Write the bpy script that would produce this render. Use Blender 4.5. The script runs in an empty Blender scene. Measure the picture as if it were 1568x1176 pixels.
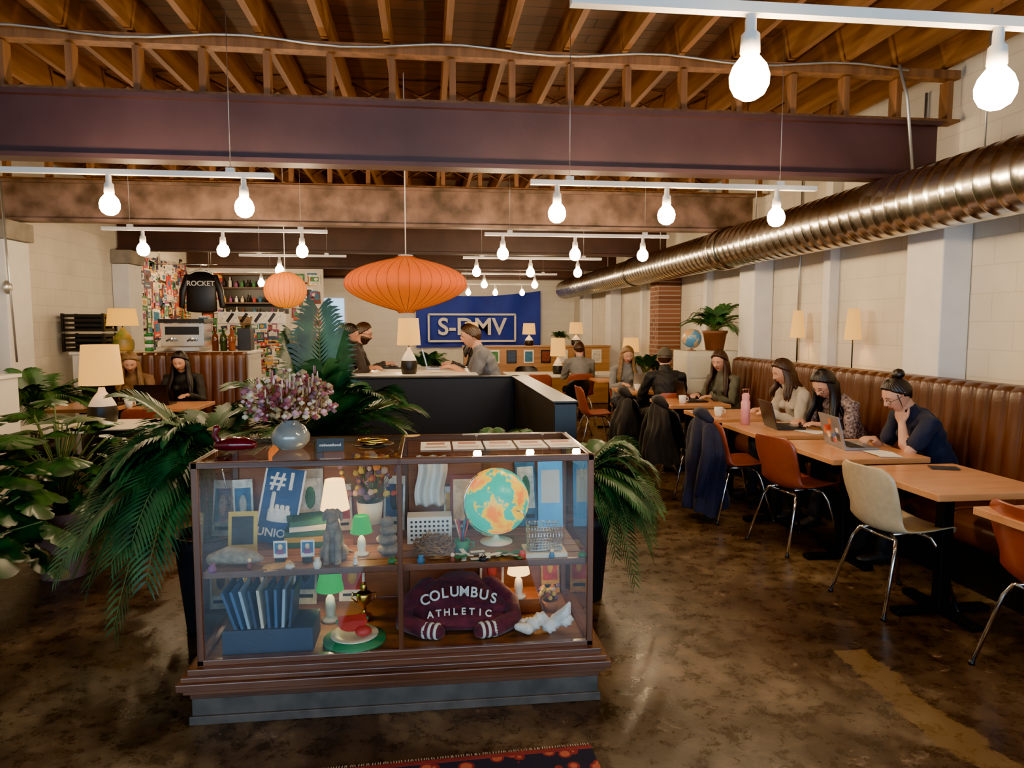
import bpy, bmesh, math, random
import numpy as np
from mathutils import Vector, Matrix, Euler, noise
random.seed(7)
R=math.radians; pi=math.pi
V=Vector
# ------------------------------------------------------------------ materials
def S(h):
    h=h.lstrip('#'); c=[int(h[i:i+2],16)/255 for i in (0,2,4)]
    return tuple([(x/12.92 if x<=.04045 else ((x+.055)/1.055)**2.4) for x in c]+[1])
_m={}
def newmat(name):
    m=bpy.data.materials.new(name); m.use_nodes=True
    nt=m.node_tree; b=nt.nodes['Principled BSDF']; return m,nt,b
def sc(c,k): return (min(c[0]*k,1),min(c[1]*k,1),min(c[2]*k,1),1)
def mat(name,h,rough=.5,metal=0,var=.15,vs=6,bump=0,bs=60,em=0,emc=None,coat=0,sheen=0,sss=0,h2=None):
    if name in _m: return _m[name]
    m,nt,b=newmat(name); N=nt.nodes; L=nt.links
    c=S(h); c2=S(h2) if h2 else None
    tc=N.new('ShaderNodeTexCoord'); nz=N.new('ShaderNodeTexNoise'); nz.inputs['Scale'].default_value=vs; nz.inputs['Detail'].default_value=5
    L.new(tc.outputs['Object'],nz.inputs['Vector'])
    r=N.new('ShaderNodeValToRGB'); r.color_ramp.elements[0].position=.35; r.color_ramp.elements[1].position=.65
    r.color_ramp.elements[0].color=sc(c,1-var); r.color_ramp.elements[1].color=c2 if c2 else sc(c,1+var)
    L.new(nz.outputs['Fac'],r.inputs['Fac']); L.new(r.outputs['Color'],b.inputs['Base Color'])
    b.inputs['Roughness'].default_value=rough; b.inputs['Metallic'].default_value=metal
    if coat: b.inputs['Coat Weight'].default_value=coat; b.inputs['Coat Roughness'].default_value=.15
    if sheen: b.inputs['Sheen Weight'].default_value=sheen
    if bump:
        n2=N.new('ShaderNodeTexNoise'); n2.inputs['Scale'].default_value=bs; n2.inputs['Detail'].default_value=4
        L.new(tc.outputs['Object'],n2.inputs['Vector'])
        bp=N.new('ShaderNodeBump'); bp.inputs['Strength'].default_value=bump; bp.inputs['Distance'].default_value=.01
        L.new(n2.outputs['Fac'],bp.inputs['Height']); L.new(bp.outputs['Normal'],b.inputs['Normal'])
    if em:
        b.inputs['Emission Color'].default_value=S(emc) if emc else c
        b.inputs['Emission Strength'].default_value=em
    _m[name]=m; return m
def wood(name,h1,h2,ax=1,scale=5,rough=.5,coat=0,stretch=14):
    if name in _m: return _m[name]
    m,nt,b=newmat(name); N=nt.nodes; L=nt.links
    tc=N.new('ShaderNodeTexCoord'); mp=N.new('ShaderNodeMapping'); s=[scale*stretch/4]*3; s[ax]=scale/stretch*3
    mp.inputs['Scale'].default_value=s
    L.new(tc.outputs['Object'],mp.inputs['Vector'])
    nz=N.new('ShaderNodeTexNoise'); nz.inputs['Scale'].default_value=1; nz.inputs['Detail'].default_value=8; nz.inputs['Roughness'].default_value=.6
    L.new(mp.outputs[0],nz.inputs['Vector'])
    r=N.new('ShaderNodeValToRGB'); r.color_ramp.elements[0].position=.3; r.color_ramp.elements[1].position=.7
    r.color_ramp.elements[0].color=S(h1); r.color_ramp.elements[1].color=S(h2)
    L.new(nz.outputs['Fac'],r.inputs['Fac']); L.new(r.outputs['Color'],b.inputs['Base Color'])
    bp=N.new('ShaderNodeBump'); bp.inputs['Strength'].default_value=.2; bp.inputs['Distance'].default_value=.01
    L.new(nz.outputs['Fac'],bp.inputs['Height']); L.new(bp.outputs['Normal'],b.inputs['Normal'])
    b.inputs['Roughness'].default_value=rough
    if coat: b.inputs['Coat Weight'].default_value=coat; b.inputs['Coat Roughness'].default_value=.12
    _m[name]=m; return m
def brickmat(name,c1,c2,cm,axes,bw=.4,bh=.2,mortar=.005,rough=.6,bump=.15,noise=.08):
    m,nt,b=newmat(name); N=nt.nodes; L=nt.links
    tc=N.new('ShaderNodeTexCoord'); sp=N.new('ShaderNodeSeparateXYZ'); cb=N.new('ShaderNodeCombineXYZ')
    L.new(tc.outputs['Object'],sp.inputs[0]); L.new(sp.outputs[axes[0]],cb.inputs[0]); L.new(sp.outputs[axes[1]],cb.inputs[1])
    br=N.new('ShaderNodeTexBrick'); br.inputs['Scale'].default_value=1
    br.inputs['Brick Width'].default_value=bw; br.inputs['Row Height'].default_value=bh; br.inputs['Mortar Size'].default_value=mortar
    br.inputs['Color1'].default_value=S(c1); br.inputs['Color2'].default_value=S(c2); br.inputs['Mortar'].default_value=S(cm)
    br.inputs['Mortar Smooth'].default_value=.3
    L.new(cb.outputs[0],br.inputs['Vector'])
    nz=N.new('ShaderNodeTexNoise'); nz.inputs['Scale'].default_value=2.5; nz.inputs['Detail'].default_value=8
    L.new(tc.outputs['Object'],nz.inputs['Vector'])
    mx=N.new('ShaderNodeMix'); mx.data_type='RGBA'; mx.blend_type='MULTIPLY'; mx.inputs['Factor'].default_value=1
    rr=N.new('ShaderNodeMapRange'); rr.inputs['From Min'].default_value=.3; rr.inputs['From Max'].default_value=.7
    rr.inputs['To Min'].default_value=1-noise; rr.inputs['To Max'].default_value=1.0
    L.new(nz.outputs['Fac'],rr.inputs['Value'])
    L.new(br.outputs['Color'],mx.inputs['A']); L.new(rr.outputs[0],mx.inputs['B'])
    L.new(mx.outputs['Result'],b.inputs['Base Color'])
    bp=N.new('ShaderNodeBump'); bp.inputs['Strength'].default_value=bump; bp.inputs['Distance'].default_value=.01; bp.invert=True
    L.new(br.outputs['Fac'],bp.inputs['Height']); L.new(bp.outputs['Normal'],b.inputs['Normal'])
    b.inputs['Roughness'].default_value=rough
    return m
def emis(name,h,s,base=None):
    if name in _m: return _m[name]
    m,nt,b=newmat(name); b.inputs['Base Color'].default_value=S(base or h); b.inputs['Emission Color'].default_value=S(h); b.inputs['Emission Strength'].default_value=s
    _m[name]=m; return m
def shademat(name,h,s,var=.25,scale=60,base=None):
    """fabric/paper lamp shade: woven emission variation"""
    if name in _m: return _m[name]
    m,nt,b=newmat(name); N=nt.nodes; L=nt.links
    b.inputs['Base Color'].default_value=S(base or h); b.inputs['Roughness'].default_value=.8
    tc=N.new('ShaderNodeTexCoord'); nz=N.new('ShaderNodeTexNoise'); nz.inputs['Scale'].default_value=scale
    L.new(tc.outputs['Object'],nz.inputs['Vector'])
    mr=N.new('ShaderNodeMapRange'); mr.inputs['To Min'].default_value=s*(1-var); mr.inputs['To Max'].default_value=s*(1+var)
    L.new(nz.outputs['Fac'],mr.inputs['Value']); L.new(mr.outputs[0],b.inputs['Emission Strength'])
    b.inputs['Emission Color'].default_value=S(h)
    _m[name]=m; return m
def glassmat(name,tint=(.98,1,.99,1),f0=.085,k=.85):
    m=bpy.data.materials.new(name); m.use_nodes=True; nt=m.node_tree; N=nt.nodes; L=nt.links
    N.clear(); o=N.new('ShaderNodeOutputMaterial'); t=N.new('ShaderNodeBsdfTransparent'); g=N.new('ShaderNodeBsdfGlossy')
    t.inputs[0].default_value=tint; g.inputs['Roughness'].default_value=.01
    lw=N.new('ShaderNodeLayerWeight'); lw.inputs['Blend'].default_value=.5
    p=N.new('ShaderNodeMath'); p.operation='POWER'; p.inputs[1].default_value=4
    q=N.new('ShaderNodeMath'); q.operation='MULTIPLY_ADD'; q.inputs[1].default_value=k; q.inputs[2].default_value=f0
    L.new(lw.outputs['Facing'],p.inputs[0]); L.new(p.outputs[0],q.inputs[0])
    mx=N.new('ShaderNodeMixShader'); L.new(q.outputs[0],mx.inputs[0]); L.new(t.outputs[0],mx.inputs[1]); L.new(g.outputs[0],mx.inputs[2])
    L.new(mx.outputs[0],o.inputs[0]); return m
# ------------------------------------------------------------------ mesh builder
def frame(t,side):
    t=t.normalized(); x=side-t*side.dot(t)
    if x.length<1e-4: x=V((0,1,0))-t*t.y
    if x.length<1e-4: x=V((1,0,0))
    x.normalize(); return x,t.cross(x)
def loftgeo(path,radii,n=14,side=V((1,0,0)),rnd=True,fold=None):
    P=[V(p) for p in path]; Rr=[(r,r) if not isinstance(r,(tuple,list)) else tuple(r) for r in radii]
    vs=[];k=len(P)
    T=[]
    for i in range(k):
        T.append((P[min(i+1,k-1)]-P[max(i-1,0)]).normalized())
    rings=[]
    if rnd:
        r=min(Rr[0])
        for a in (.87,.5): rings.append((P[0]-T[0]*r*a,(Rr[0][0]*math.sqrt(1-a*a),Rr[0][1]*math.sqrt(1-a*a)),T[0]))
    for i in range(k): rings.append((P[i],Rr[i],T[i]))
    if rnd:
        r=min(Rr[-1])
        for a in (.5,.87): rings.append((P[-1]+T[-1]*r*a,(Rr[-1][0]*math.sqrt(1-a*a),Rr[-1][1]*math.sqrt(1-a*a)),T[-1]))
    for j,(c,r,t) in enumerate(rings):
        x,y=frame(t,V(side))
        for i in range(n):
            a=2*pi*i/n; f=1 if fold is None else fold(a,j/(len(rings)-1))
            vs.append(c+x*math.cos(a)*r[0]*f+y*math.sin(a)*r[1]*f)
    m=len(rings); fs=[]
    for j in range(m-1):
        for i in range(n):
            fs.append((j*n+i,j*n+(i+1)%n,(j+1)*n+(i+1)%n,(j+1)*n+i))
    a=len(vs); 
    if rnd:
        vs.append(P[0]-T[0]*min(Rr[0])); vs.append(P[-1]+T[-1]*min(Rr[-1]))
        for i in range(n):
            fs.append((a,(i+1)%n,i)); fs.append((a+1,(m-1)*n+i,(m-1)*n+(i+1)%n))
    else:
        fs.append(tuple(reversed(range(n)))); fs.append(tuple((m-1)*n+i for i in range(n)))
    return vs,fs
class MB:
    def __init__(s): s.v=[];s.f=[];s.m=[];s.s=[];s.mats=[]
    def mi(s,m):
        if m not in s.mats: s.mats.append(m)
        return s.mats.index(m)
    def add(s,vs,fs,m,smooth=True,T=None):
        o=len(s.v); k=s.mi(m)
        for v in vs:
            v=V(v); s.v.append(T@v if T else v)
        for f in fs:
            s.f.append(tuple(i+o for i in f)); s.m.append(k); s.s.append(smooth)
    def box(s,c,d,m,T=None,rot=None):
        c=V(c); x,y,z=[q/2 for q in d]
        vs=[V((a,b,e)) for a in(-x,x) for b in(-y,y) for e in(-z,z)]
        if rot: vs=[Euler(rot).to_matrix()@v for v in vs]
        vs=[v+c for v in vs]
        s.add(vs,[(0,1,3,2),(4,6,7,5),(0,4,5,1),(2,3,7,6),(0,2,6,4),(1,5,7,3)],m,False,T)
    def lathe(s,prof,m,c=(0,0,0),n=24,T=None,smooth=True,sx=1,sy=1):
        c=V(c); vs=[];fs=[]
        for r,z in prof:
            for i in range(n):
                a=2*pi*i/n; vs.append(c+V((r*math.cos(a)*sx,r*math.sin(a)*sy,z)))
        for j in range(len(prof)-1):
            for i in range(n): fs.append((j*n+i,j*n+(i+1)%n,(j+1)*n+(i+1)%n,(j+1)*n+i))
        s.add(vs,fs,m,smooth,T)
    def loft(s,path,radii,m,n=12,side=(1,0,0),rnd=True,T=None,fold=None):
        vs,fs=loftgeo(path,radii,n,V(side),rnd,fold); s.add(vs,fs,m,True,T)
    def tube(s,pts,r,m,n=8,T=None):
        pts=[V(p) for p in pts]
        d=(pts[-1]-pts[0]); sd=V((0,0,1)) if abs(d.normalized().z)<.8 else V((1,0,0))
        vs,fs=loftgeo(pts,[r]*len(pts) if not isinstance(r,list) else r,n,sd,False); s.add(vs,fs,m,True,T)
    def sph(s,c,r,m,nu=20,nv=12,T=None,fn=None):
        if not isinstance(r,(tuple,list)): r=(r,r,r)
        vs=[];fs=[];c=V(c)
        for j in range(nv+1):
            p=pi*j/nv
            for i in range(nu):
                a=2*pi*i/nu; d=V((math.sin(p)*math.cos(a),math.sin(p)*math.sin(a),math.cos(p)))
                k=fn(d) if fn else 1
                vs.append(c+V((d.x*r[0]*k,d.y*r[1]*k,d.z*r[2]*k)))
        for j in range(nv):
            for i in range(nu): fs.append((j*nu+i,(j+1)*nu+i,(j+1)*nu+(i+1)%nu,j*nu+(i+1)%nu))
        s.add(vs,fs,m,True,T)
    def sheet(s,fn,nu,nv,m,T=None,smooth=True,two=None):
        vs=[fn(i/nu,j/nv) for j in range(nv+1) for i in range(nu+1)]
        fs=[(j*(nu+1)+i,j*(nu+1)+i+1,(j+1)*(nu+1)+i+1,(j+1)*(nu+1)+i) for j in range(nv) for i in range(nu)]
        s.add(vs,fs,m,smooth,T)
    def text(s,st,size,m,T,ext=.002,al='CENTER'):
        cu=bpy.data.curves.new('t','FONT'); cu.body=st; cu.size=size; cu.extrude=ext; cu.align_x=al; cu.align_y='CENTER'; cu.offset=size*.018
        o=bpy.data.objects.new('t',cu); bpy.context.scene.collection.objects.link(o)
        bpy.context.view_layer.update()
        me=bpy.data.meshes.new_from_object(o.evaluated_get(bpy.context.evaluated_depsgraph_get()))
        s.add([v.co.copy() for v in me.vertices],[tuple(p.vertices) for p in me.polygons],m,False,T)
        bpy.data.objects.remove(o); bpy.data.meshes.remove(me)
    def obj(s,name,loc=(0,0,0),rz=0,bevel=0,solid=0,parent=None,seg=2,rot=None,sub=0):
        me=bpy.data.meshes.new(name); me.from_pydata([tuple(v) for v in s.v],[],s.f)
        for m in s.mats: me.materials.append(m)
        me.polygons.foreach_set('material_index',s.m); me.polygons.foreach_set('use_smooth',s.s); me.update()
        o=bpy.data.objects.new(name,me); bpy.context.scene.collection.objects.link(o)
        o.location=loc; o.rotation_euler=rot if rot else (0,0,rz)
        if parent: o.parent=parent
        if solid:
            q=o.modifiers.new('solid','SOLIDIFY'); q.thickness=solid; q.offset=0
        if bevel:
            q=o.modifiers.new('bevel','BEVEL'); q.width=bevel; q.segments=seg; q.limit_method='ANGLE'; q.angle_limit=R(50)
        if sub:
            q=o.modifiers.new('sub','SUBSURF'); q.levels=sub; q.render_levels=sub
        return o
def TR(loc=(0,0,0),rot=(0,0,0),s=1):
    return Matrix.Translation(V(loc))@Euler(rot).to_matrix().to_4x4()@Matrix.Scale(s,4)
# palette
WHITE=mat('white_paint','#e6e1d5',.5,var=.05)
BLACK=mat('black_satin','#0f0f10',.4,var=.2)
BLKM=mat('black_metal','#161616',.35,.6,var=.2)
CHROME=mat('chrome','#e0e0e0',.12,1,var=.03)
LEATHER=mat('brown_leather','#53301f',.36,var=.22,vs=3,bump=.15,bs=90,coat=.12)
BULB=emis('bulb_glow','#ffd9a6',520)
SOCK=mat('white_socket','#e6e2da',.35,var=.03)
PAPER=mat('paper_white','#e6e1d6',.7,var=.05)
# ------------------------------------------------------------------ room shell
XR,XL,YB,YF,ZC=3.95,-4.45,19.0,-3.0,3.70
wallR=brickmat('cmu_side','#dcd6c6','#d9d2c1','#cdc5b3',(1,2),noise=.12)
wallB=brickmat('cmu_back','#e6e2d7','#e3ded2','#d8d2c4',(0,2))
pilm=mat('pilaster_paint','#dcdad4',.6,var=.04,bump=.12,bs=25)
def shell(name,c,d,m,bevel=0):
    b=MB(); b.box(c,d,m); return b.obj(name,bevel=bevel)
# floor material
fm,nt,b=newmat('polished_concrete'); N=nt.nodes; L=nt.links
tc=N.new('ShaderNodeTexCoord')
n1=N.new('ShaderNodeTexNoise'); n1.inputs['Scale'].default_value=1.1; n1.inputs['Detail'].default_value=10; n1.inputs['Roughness'].default_value=.7; n1.inputs['Distortion'].default_value=.3
n2=N.new('ShaderNodeTexNoise'); n2.inputs['Scale'].default_value=9; n2.inputs['Detail'].default_value=12; n2.inputs['Roughness'].default_value=.8; n2.inputs['Distortion'].default_value=.3
for n in (n1,n2): L.new(tc.outputs['Object'],n.inputs['Vector'])
r1=N.new('ShaderNodeValToRGB'); e=r1.color_ramp.elements; e[0].position=.34; e[0].color=S('#2b2119'); e[1].position=.66; e[1].color=S('#7e6b53')
q=e.new(.5); q.color=S('#4c3d2f')
L.new(n1.outputs['Fac'],r1.inputs['Fac'])
r2=N.new('ShaderNodeValToRGB'); e=r2.color_ramp.elements; e[0].position=.42; e[0].color=(.42,.39,.36,1); e[1].position=.58; e[1].color=(1.2,1.18,1.12,1)
L.new(n2.outputs['Fac'],r2.inputs['Fac'])
mx=N.new('ShaderNodeMix'); mx.data_type='RGBA'; mx.blend_type='MULTIPLY'; mx.inputs['Factor'].default_value=.85
L.new(r1.outputs[0],mx.inputs['A']); L.new(r2.outputs[0],mx.inputs['B'])
n4=N.new('ShaderNodeTexNoise'); n4.inputs['Scale'].default_value=4.2; n4.inputs['Detail'].default_value=14; n4.inputs['Roughness'].default_value=.85; n4.inputs['Distortion'].default_value=.4
r3=N.new('ShaderNodeValToRGB'); e=r3.color_ramp.elements; e[0].position=.59; e[0].color=(0,0,0,1); e[1].position=.61; e[1].color=(.6,.6,.6,1)
L.new(tc.outputs['Object'],n4.inputs['Vector']); L.new(n4.outputs['Fac'],r3.inputs['Fac'])
mx2=N.new('ShaderNodeMix'); mx2.data_type='RGBA'; L.new(r3.outputs[0],mx2.inputs['Factor']); L.new(mx.outputs['Result'],mx2.inputs['A']); mx2.inputs['B'].default_value=S('#957a64')
sp=N.new('ShaderNodeSeparateXYZ'); L.new(tc.outputs['Object'],sp.inputs[0])
def mth(op,a,bv=None,c=None):
    n=N.new('ShaderNodeMath'); n.operation=op
    for i,x in enumerate((a,bv,c)):
        if x is None: continue
        if isinstance(x,(int,float)): n.inputs[i].default_value=x
        else: L.new(x,n.inputs[i])
    return n.outputs[0]
# old tan paint stripe worn into the floor
off=mth('MULTIPLY_ADD',n1.outputs['Fac'],.25,-2.12)
dx=mth('ABSOLUTE',mth('ADD',sp.outputs[0],off))
ma=mth('LESS_THAN',dx,mth('MULTIPLY_ADD',n2.outputs['Fac'],.22,-.03)); mb_=mth('LESS_THAN',sp.outputs[1],3.12); mc=mth('MULTIPLY',mth('MULTIPLY',ma,mb_),.4)
mx3=N.new('ShaderNodeMix'); mx3.data_type='RGBA'; L.new(mc,mx3.inputs['Factor']); L.new(mx2.outputs['Result'],mx3.inputs['A']); mx3.inputs['B'].default_value=S('#8a6a40')
L.new(mx3.outputs['Result'],b.inputs['Base Color'])
rr=N.new('ShaderNodeMapRange'); rr.inputs['From Min'].default_value=.3; rr.inputs['From Max'].default_value=.7; rr.inputs['To Min'].default_value=.18; rr.inputs['To Max'].default_value=.42
L.new(n2.outputs['Fac'],rr.inputs['Value']); L.new(rr.outputs[0],b.inputs['Roughness'])
bp=N.new('ShaderNodeBump'); bp.inputs['Strength'].default_value=.1; bp.inputs['Distance'].default_value=.01; L.new(n1.outputs['Fac'],bp.inputs['Height']); L.new(bp.outputs[0],b.inputs['Normal'])
shell('floor',(-.25,8,-.05),(8.4+.4,22.4,.1),fm)
deck=brickmat('deck_boards','#5e3319','#482413','#1d0e07',(0,1),2.4,.14,.006,.7,.5,.35)
shell('ceiling',(-.25,8,ZC+.04),(8.8,22.4,.08),deck)
shell('wall_right',(XR+.1,8,ZC/2),(.2,22.4,ZC),wallR)
shell('wall_left',(XL-.1,8,ZC/2),(.2,22.4,ZC),wallR)
shell('wall_back',(-.25,YB+.1,ZC/2),(8.4,.2,ZC),wallB)
b=MB()
W=XR-XL; cx=(XR+XL)/2
b.box((cx,YF-.1,.2),(W,.2,.4),wallB); b.box((cx,YF-.1,3.35),(W,.2,.7),wallB)
for x in (XL+.15,cx,XR-.15): b.box((x,YF-.1,1.7),(.3,.2,2.6),wallB)
b.obj('wall_front')
b=MB()
for x0,x1 in ((XL+.3,cx-.15),(cx+.15,XR-.3)):
    w=x1-x0
    for i in range(4): b.box((x0+w*i/3,YF-.1,1.7),(.06,.08,2.6),BLKM)
    for z in (.43,2.3,2.97): b.box(((x0+x1)/2,YF-.1,z),(w,.08,.06),BLKM)
b.obj('window_1')
# pilasters
cap=mat('concrete_cap','#8a8274',.85,var=.2,bump=.3)
for Y in (2,5,8,11,14.45,17):
    if Y==11:
        brk=brickmat('red_brick_pier','#8c5840','#6f4330','#9c8c7c',(1,2),.21,.07,.01,.8,.6)
        b=MB(); b.box((XR-.19,Y,1.2),(.36,.42,2.4),brk); b.box((XR-.19,Y,2.5),(.36,.42,.24),cap); b.obj('brick_pier')
    else:
        b=MB(); b.box((XR-.12,Y,1.22),(.23,.4,2.44),pilm); b.box((XR-.14,Y,2.54),(.28,.46,.19),cap); b.obj('pilaster_right',bevel=.01)
    Y2=14.55 if Y>14 and Y<15 else Y
    b=MB(); b.box((XL+.12,Y2,1.22),(.23,.45,2.44),pilm); b.box((XL+.14,Y2,2.54),(.28,.5,.19),cap); b.obj('pilaster_left',bevel=.01)
for Y in (4.1,6.55,9.6,12.6):
    b=MB(); b.box((XR-.05,Y,1.8),(.1,.12,3.6),pilm); b.obj('trim_1',bevel=.005)
# beams
bm1=mat('beam_oxide_brown','#422a2b',.5,var=.22,vs=2,bump=.15,bs=20)
bm2=mat('beam_mottled','#66503f',.65,var=.45,vs=4,bump=.4,bs=14,h2='#8a6c5c')
bm3=mat('beam_dark','#38221e',.6,var=.3,vs=3)
for i,Y in enumerate((5,8,11,14,17)):
    m=[bm1,bm2,bm3,bm3,bm3][i]
    b=MB(); x0,x1=XL+.02,XR-.2; w=x1-x0; c=(x0+x1)/2
    b.box((c,Y,2.85),(w,.06,.36),m)
    b.box((c,Y,2.655),(w,.16,.03),m); b.box((c,Y,3.045),(w,.16,.03),m)
    b.obj('steel_beam')
jw=wood('joist_wood','#5e3a20','#946438',1,4,.65); jw2=wood('post_wood','#5a3820','#8a5c36',2,4,.65)
b=MB(); n=21
for i in range(n):
    x=XL+.15+i*.405; b.box((x,8,3.575),(.042,22,.245),jw)
b.obj('ceiling_joists')
b=MB()
for Y in (5,8,11,14,17):
    for i in range(n):
        x=XL+.15+i*.405; b.box((x+.03,Y,3.215),(.042,.09,.29),jw2)
    b.box((cx,Y,3.405),(W-.1,.10,.06),jw2); b.box((cx,Y,3.072),(W-.1,.13,.02),jw2)
b.obj('beam_cripple_posts')
b=MB(); x=XL+.15
for i in range(n-1):
    for Y in (6.5,9.5): b.tube([(x+i*.405,Y,3.47),(x+(i+1)*.405,Y,3.68)],.012,jw2,4); b.tube([(x+i*.405,Y,3.68),(x+(i+1)*.405,Y,3.47)],.012,jw2,4)
b.obj('joist_bridging')
grey=mat('galv_conduit','#b7b7b2',.35,.8,var=.08)
b=MB(); pts=[(XL+.1+i*.2,4.9,3.41+.022*math.sin(i*.9)) for i in range(40)]
b.tube(pts,.009,grey,6); b.tube([(3.35,4.86,3.42),(3.42,4.86,3.2),(3.5,4.86,2.6)],.012,grey,6)
b.obj('conduit_pipe')
b=MB()
for Y,x in ((5.35,XR-.02),(7.2,XR-.02)): b.tube([(x,Y,1.2),(x,Y,3.4)],.012,grey,6)
b.obj('conduit_pipe')
b=MB(); b.tube([(-4.18,7.7,3.0),(-4.15,7.7,2.1),(-4.12,7.7,1.2)],.012,grey,6); b.sph((-4.17,7.7,1.95),(.04,.07,.07),grey,12,8); b.obj('conduit_pipe')
# duct
galv,nt,bb=newmat('galvanized_duct'); N=nt.nodes; L=nt.links
tc=N.new('ShaderNodeTexCoord'); nz=N.new('ShaderNodeTexNoise'); nz.inputs['Scale'].default_value=3; nz.inputs['Detail'].default_value=4; L.new(tc.outputs['Object'],nz.inputs[0])
mr=N.new('ShaderNodeMapRange'); mr.inputs['To Min'].default_value=.16; mr.inputs['To Max'].default_value=.34; L.new(nz.outputs['Fac'],mr.inputs[0]); L.new(mr.outputs[0],bb.inputs['Roughness'])
bb.inputs['Base Color'].default_value=S('#bfbfbc'); bb.inputs['Metallic'].default_value=1
b=MB(); r=.215; prof=[]; y=.6
while y<17.2:
    prof+=[(r,y),(r,y+.06),(r,y+.119),(r+.0025,y+.121),(r+.0025,y+.126),(r,y+.128)]; y+=.135
T=Matrix.Translation((3.33,0,2.42))@Euler((R(-90),0,0)).to_matrix().to_4x4()
b.lathe(prof,galv,n=40,T=T)
for Y in (7.55,7.75,11.2): b.lathe([(r+.004,Y),(r+.02,Y+.01),(r+.02,Y+.05),(r+.004,Y+.06)],galv,n=40,T=T)
b.lathe([(0,17.2),(r,17.2)],galv,n=40,T=T)
for Y in (4.0,7.0,10,13,16): b.tube([(3.33,Y,2.63),(3.33,Y,3.44)],.006,grey,6)
b.obj('ventilation_duct')
# ------------------------------------------------------------------ track lights
def track(x0,x1,Y,bulbs,z=2.47):
    b=MB(); b.box(((x0+x1)/2,Y,z),(x1-x0,.035,.03),SOCK)
    for x in (x0+.25,x1-.25): b.tube([(x,Y,z),(x,Y,3.44)],.0022,grey,5); b.box((x,Y,z+.02),(.05,.03,.04),SOCK)
    for x in bulbs:
        b.lathe([(.012,.0),(.016,-.02),(.016,-.05),(.026,-.06),(.028,-.11),(.02,-.125)],SOCK,(x,Y,z-.01),16)
        b.lathe([(.019,-.12),(.021,-.135),(.033,-.15),(.047,-.168),(.056,-.195),(.054,-.222),(.042,-.246),(.02,-.26),(0.0005,-.263)],BULB,(x,Y,z+.012),18)
    b.obj('track_light')
track(.4,2.5,2.0,(.92,1.69))
track(-3.6,-.91,4.5,(-1.85,-1.086))
track(.65,2.55,4.5,(.82,1.535,2.28))
track(-3.0,-.95,7.1,(-2.64,-1.92,-1.19))
track(.57,2.45,7.1,(.75,1.48,2.18))
track(.48,2.37,9.6,(.66,1.39,2.04))
track(-2.4,-1.05,9.6,(-1.9,))
track(.6,2.3,12.6,(1.0,1.9)); track(.6,2.3,15.8,(.9,1.5,2.1)); track(-3.9,-2.4,12.6,(-3.6,-2.8)); track(-1.6,-.3,16.5,(-1.3,-.6))  # added tracks, put in to brighten the far room
# ------------------------------------------------------------------ pendants (ribbed saucer)
def pendant(name,c,rx,rz,m,pw=1.0,ribs=28):
    b=MB(); n=ribs*4; prof=[]
    K=24
    for j in range(K+1):
        t=-1+2*j/K; p2=pw*(1.25 if t>0 else .95) if pw!=2 else 2
        rr=rx*(1-abs(t)**p2) if pw!=2 else rx*math.sqrt(max(0,1-t*t))
        prof.append((max(rr,rx*.12),t*rz))
    vs=[];fs=[]
    for rr,z in prof:
        for i in range(n):
            a=2*pi*i/n; k=1-.018*abs(math.cos(ribs*a/2))
            vs.append(V((rr*k*math.cos(a),rr*k*math.sin(a),z)))
    for j in range(K):
        for i in range(n): fs.append((j*n+i,j*n+(i+1)%n,(j+1)*n+(i+1)%n,(j+1)*n+i))
    b.add(vs,fs,m)
    wire=mat('pendant_wire','#a84a10',.5)
    for i in range(ribs):
        a=2*pi*(i)/ribs+pi/ribs; pts=[V((rr*1.002*math.cos(a),rr*1.002*math.sin(a),z)) for rr,z in prof]
        b.tube(pts,.002,wire,4)
    b.lathe([(0,rz+.008),(rx*.12,rz+.008),(rx*.125,rz-.01)],SOCK,n=24); b.lathe([(rx*.12,-rz+.005),(rx*.125,-rz-.006),(0,-rz-.006)],SOCK,n=24)
    b.tube([(0,0,rz),(0,0,3.44-c[2])],.004,WHITE,6)
    b.obj(name,c)
ORG=shademat('orange_shade','#ff7800',1.05,.1,20,'#a83400')
ORG2=shademat('amber_shade','#ff8c00',1.6,.1,20,'#a84800')
pendant('pendant_lamp',(-.16,5.5,1.88),.46,.215,ORG,2.0001,36)
pendant('pendant_lamp',(-1.53,8.0,1.95),.225,.195,ORG2,2,24)
# ------------------------------------------------------------------ table lamps
SH=shademat('linen_shade','#ffb34a',1.9,.2,120,'#a88a58')
def lamp(loc,h=.6,w=.17,base=BLACK,band=True,shade=SH,name='table_lamp',tall=.5,top=.8):
    b=MB(); hs=h*tall
    z0=h-hs
    b.lathe([(w*.95,z0),(w*top,h),(w*top-.004,h),(w*.95-.004,z0)],shade,n=36)
    bb=z0*.93
    pr=[(0,0),(w*.55,0),(w*.62,bb*.1),(w*.66,bb*.3),(w*.6,bb*.5)]
    b.lathe(pr,base,n=28)
    b.lathe([(w*.6,bb*.5),(w*.5,bb*.62),(w*.35,bb*.76),(w*.18,bb*.88),(w*.13,bb)],WHITE if band else base,n=28)
    b.tube([(0,0,bb),(0,0,h*.8)],.006,CHROME,8)
    b.sph((0,0,z0+hs*.45),.03,emis('lamp_bulb','#ffd090',150),10,6)
    return b.obj(name,loc)
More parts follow.
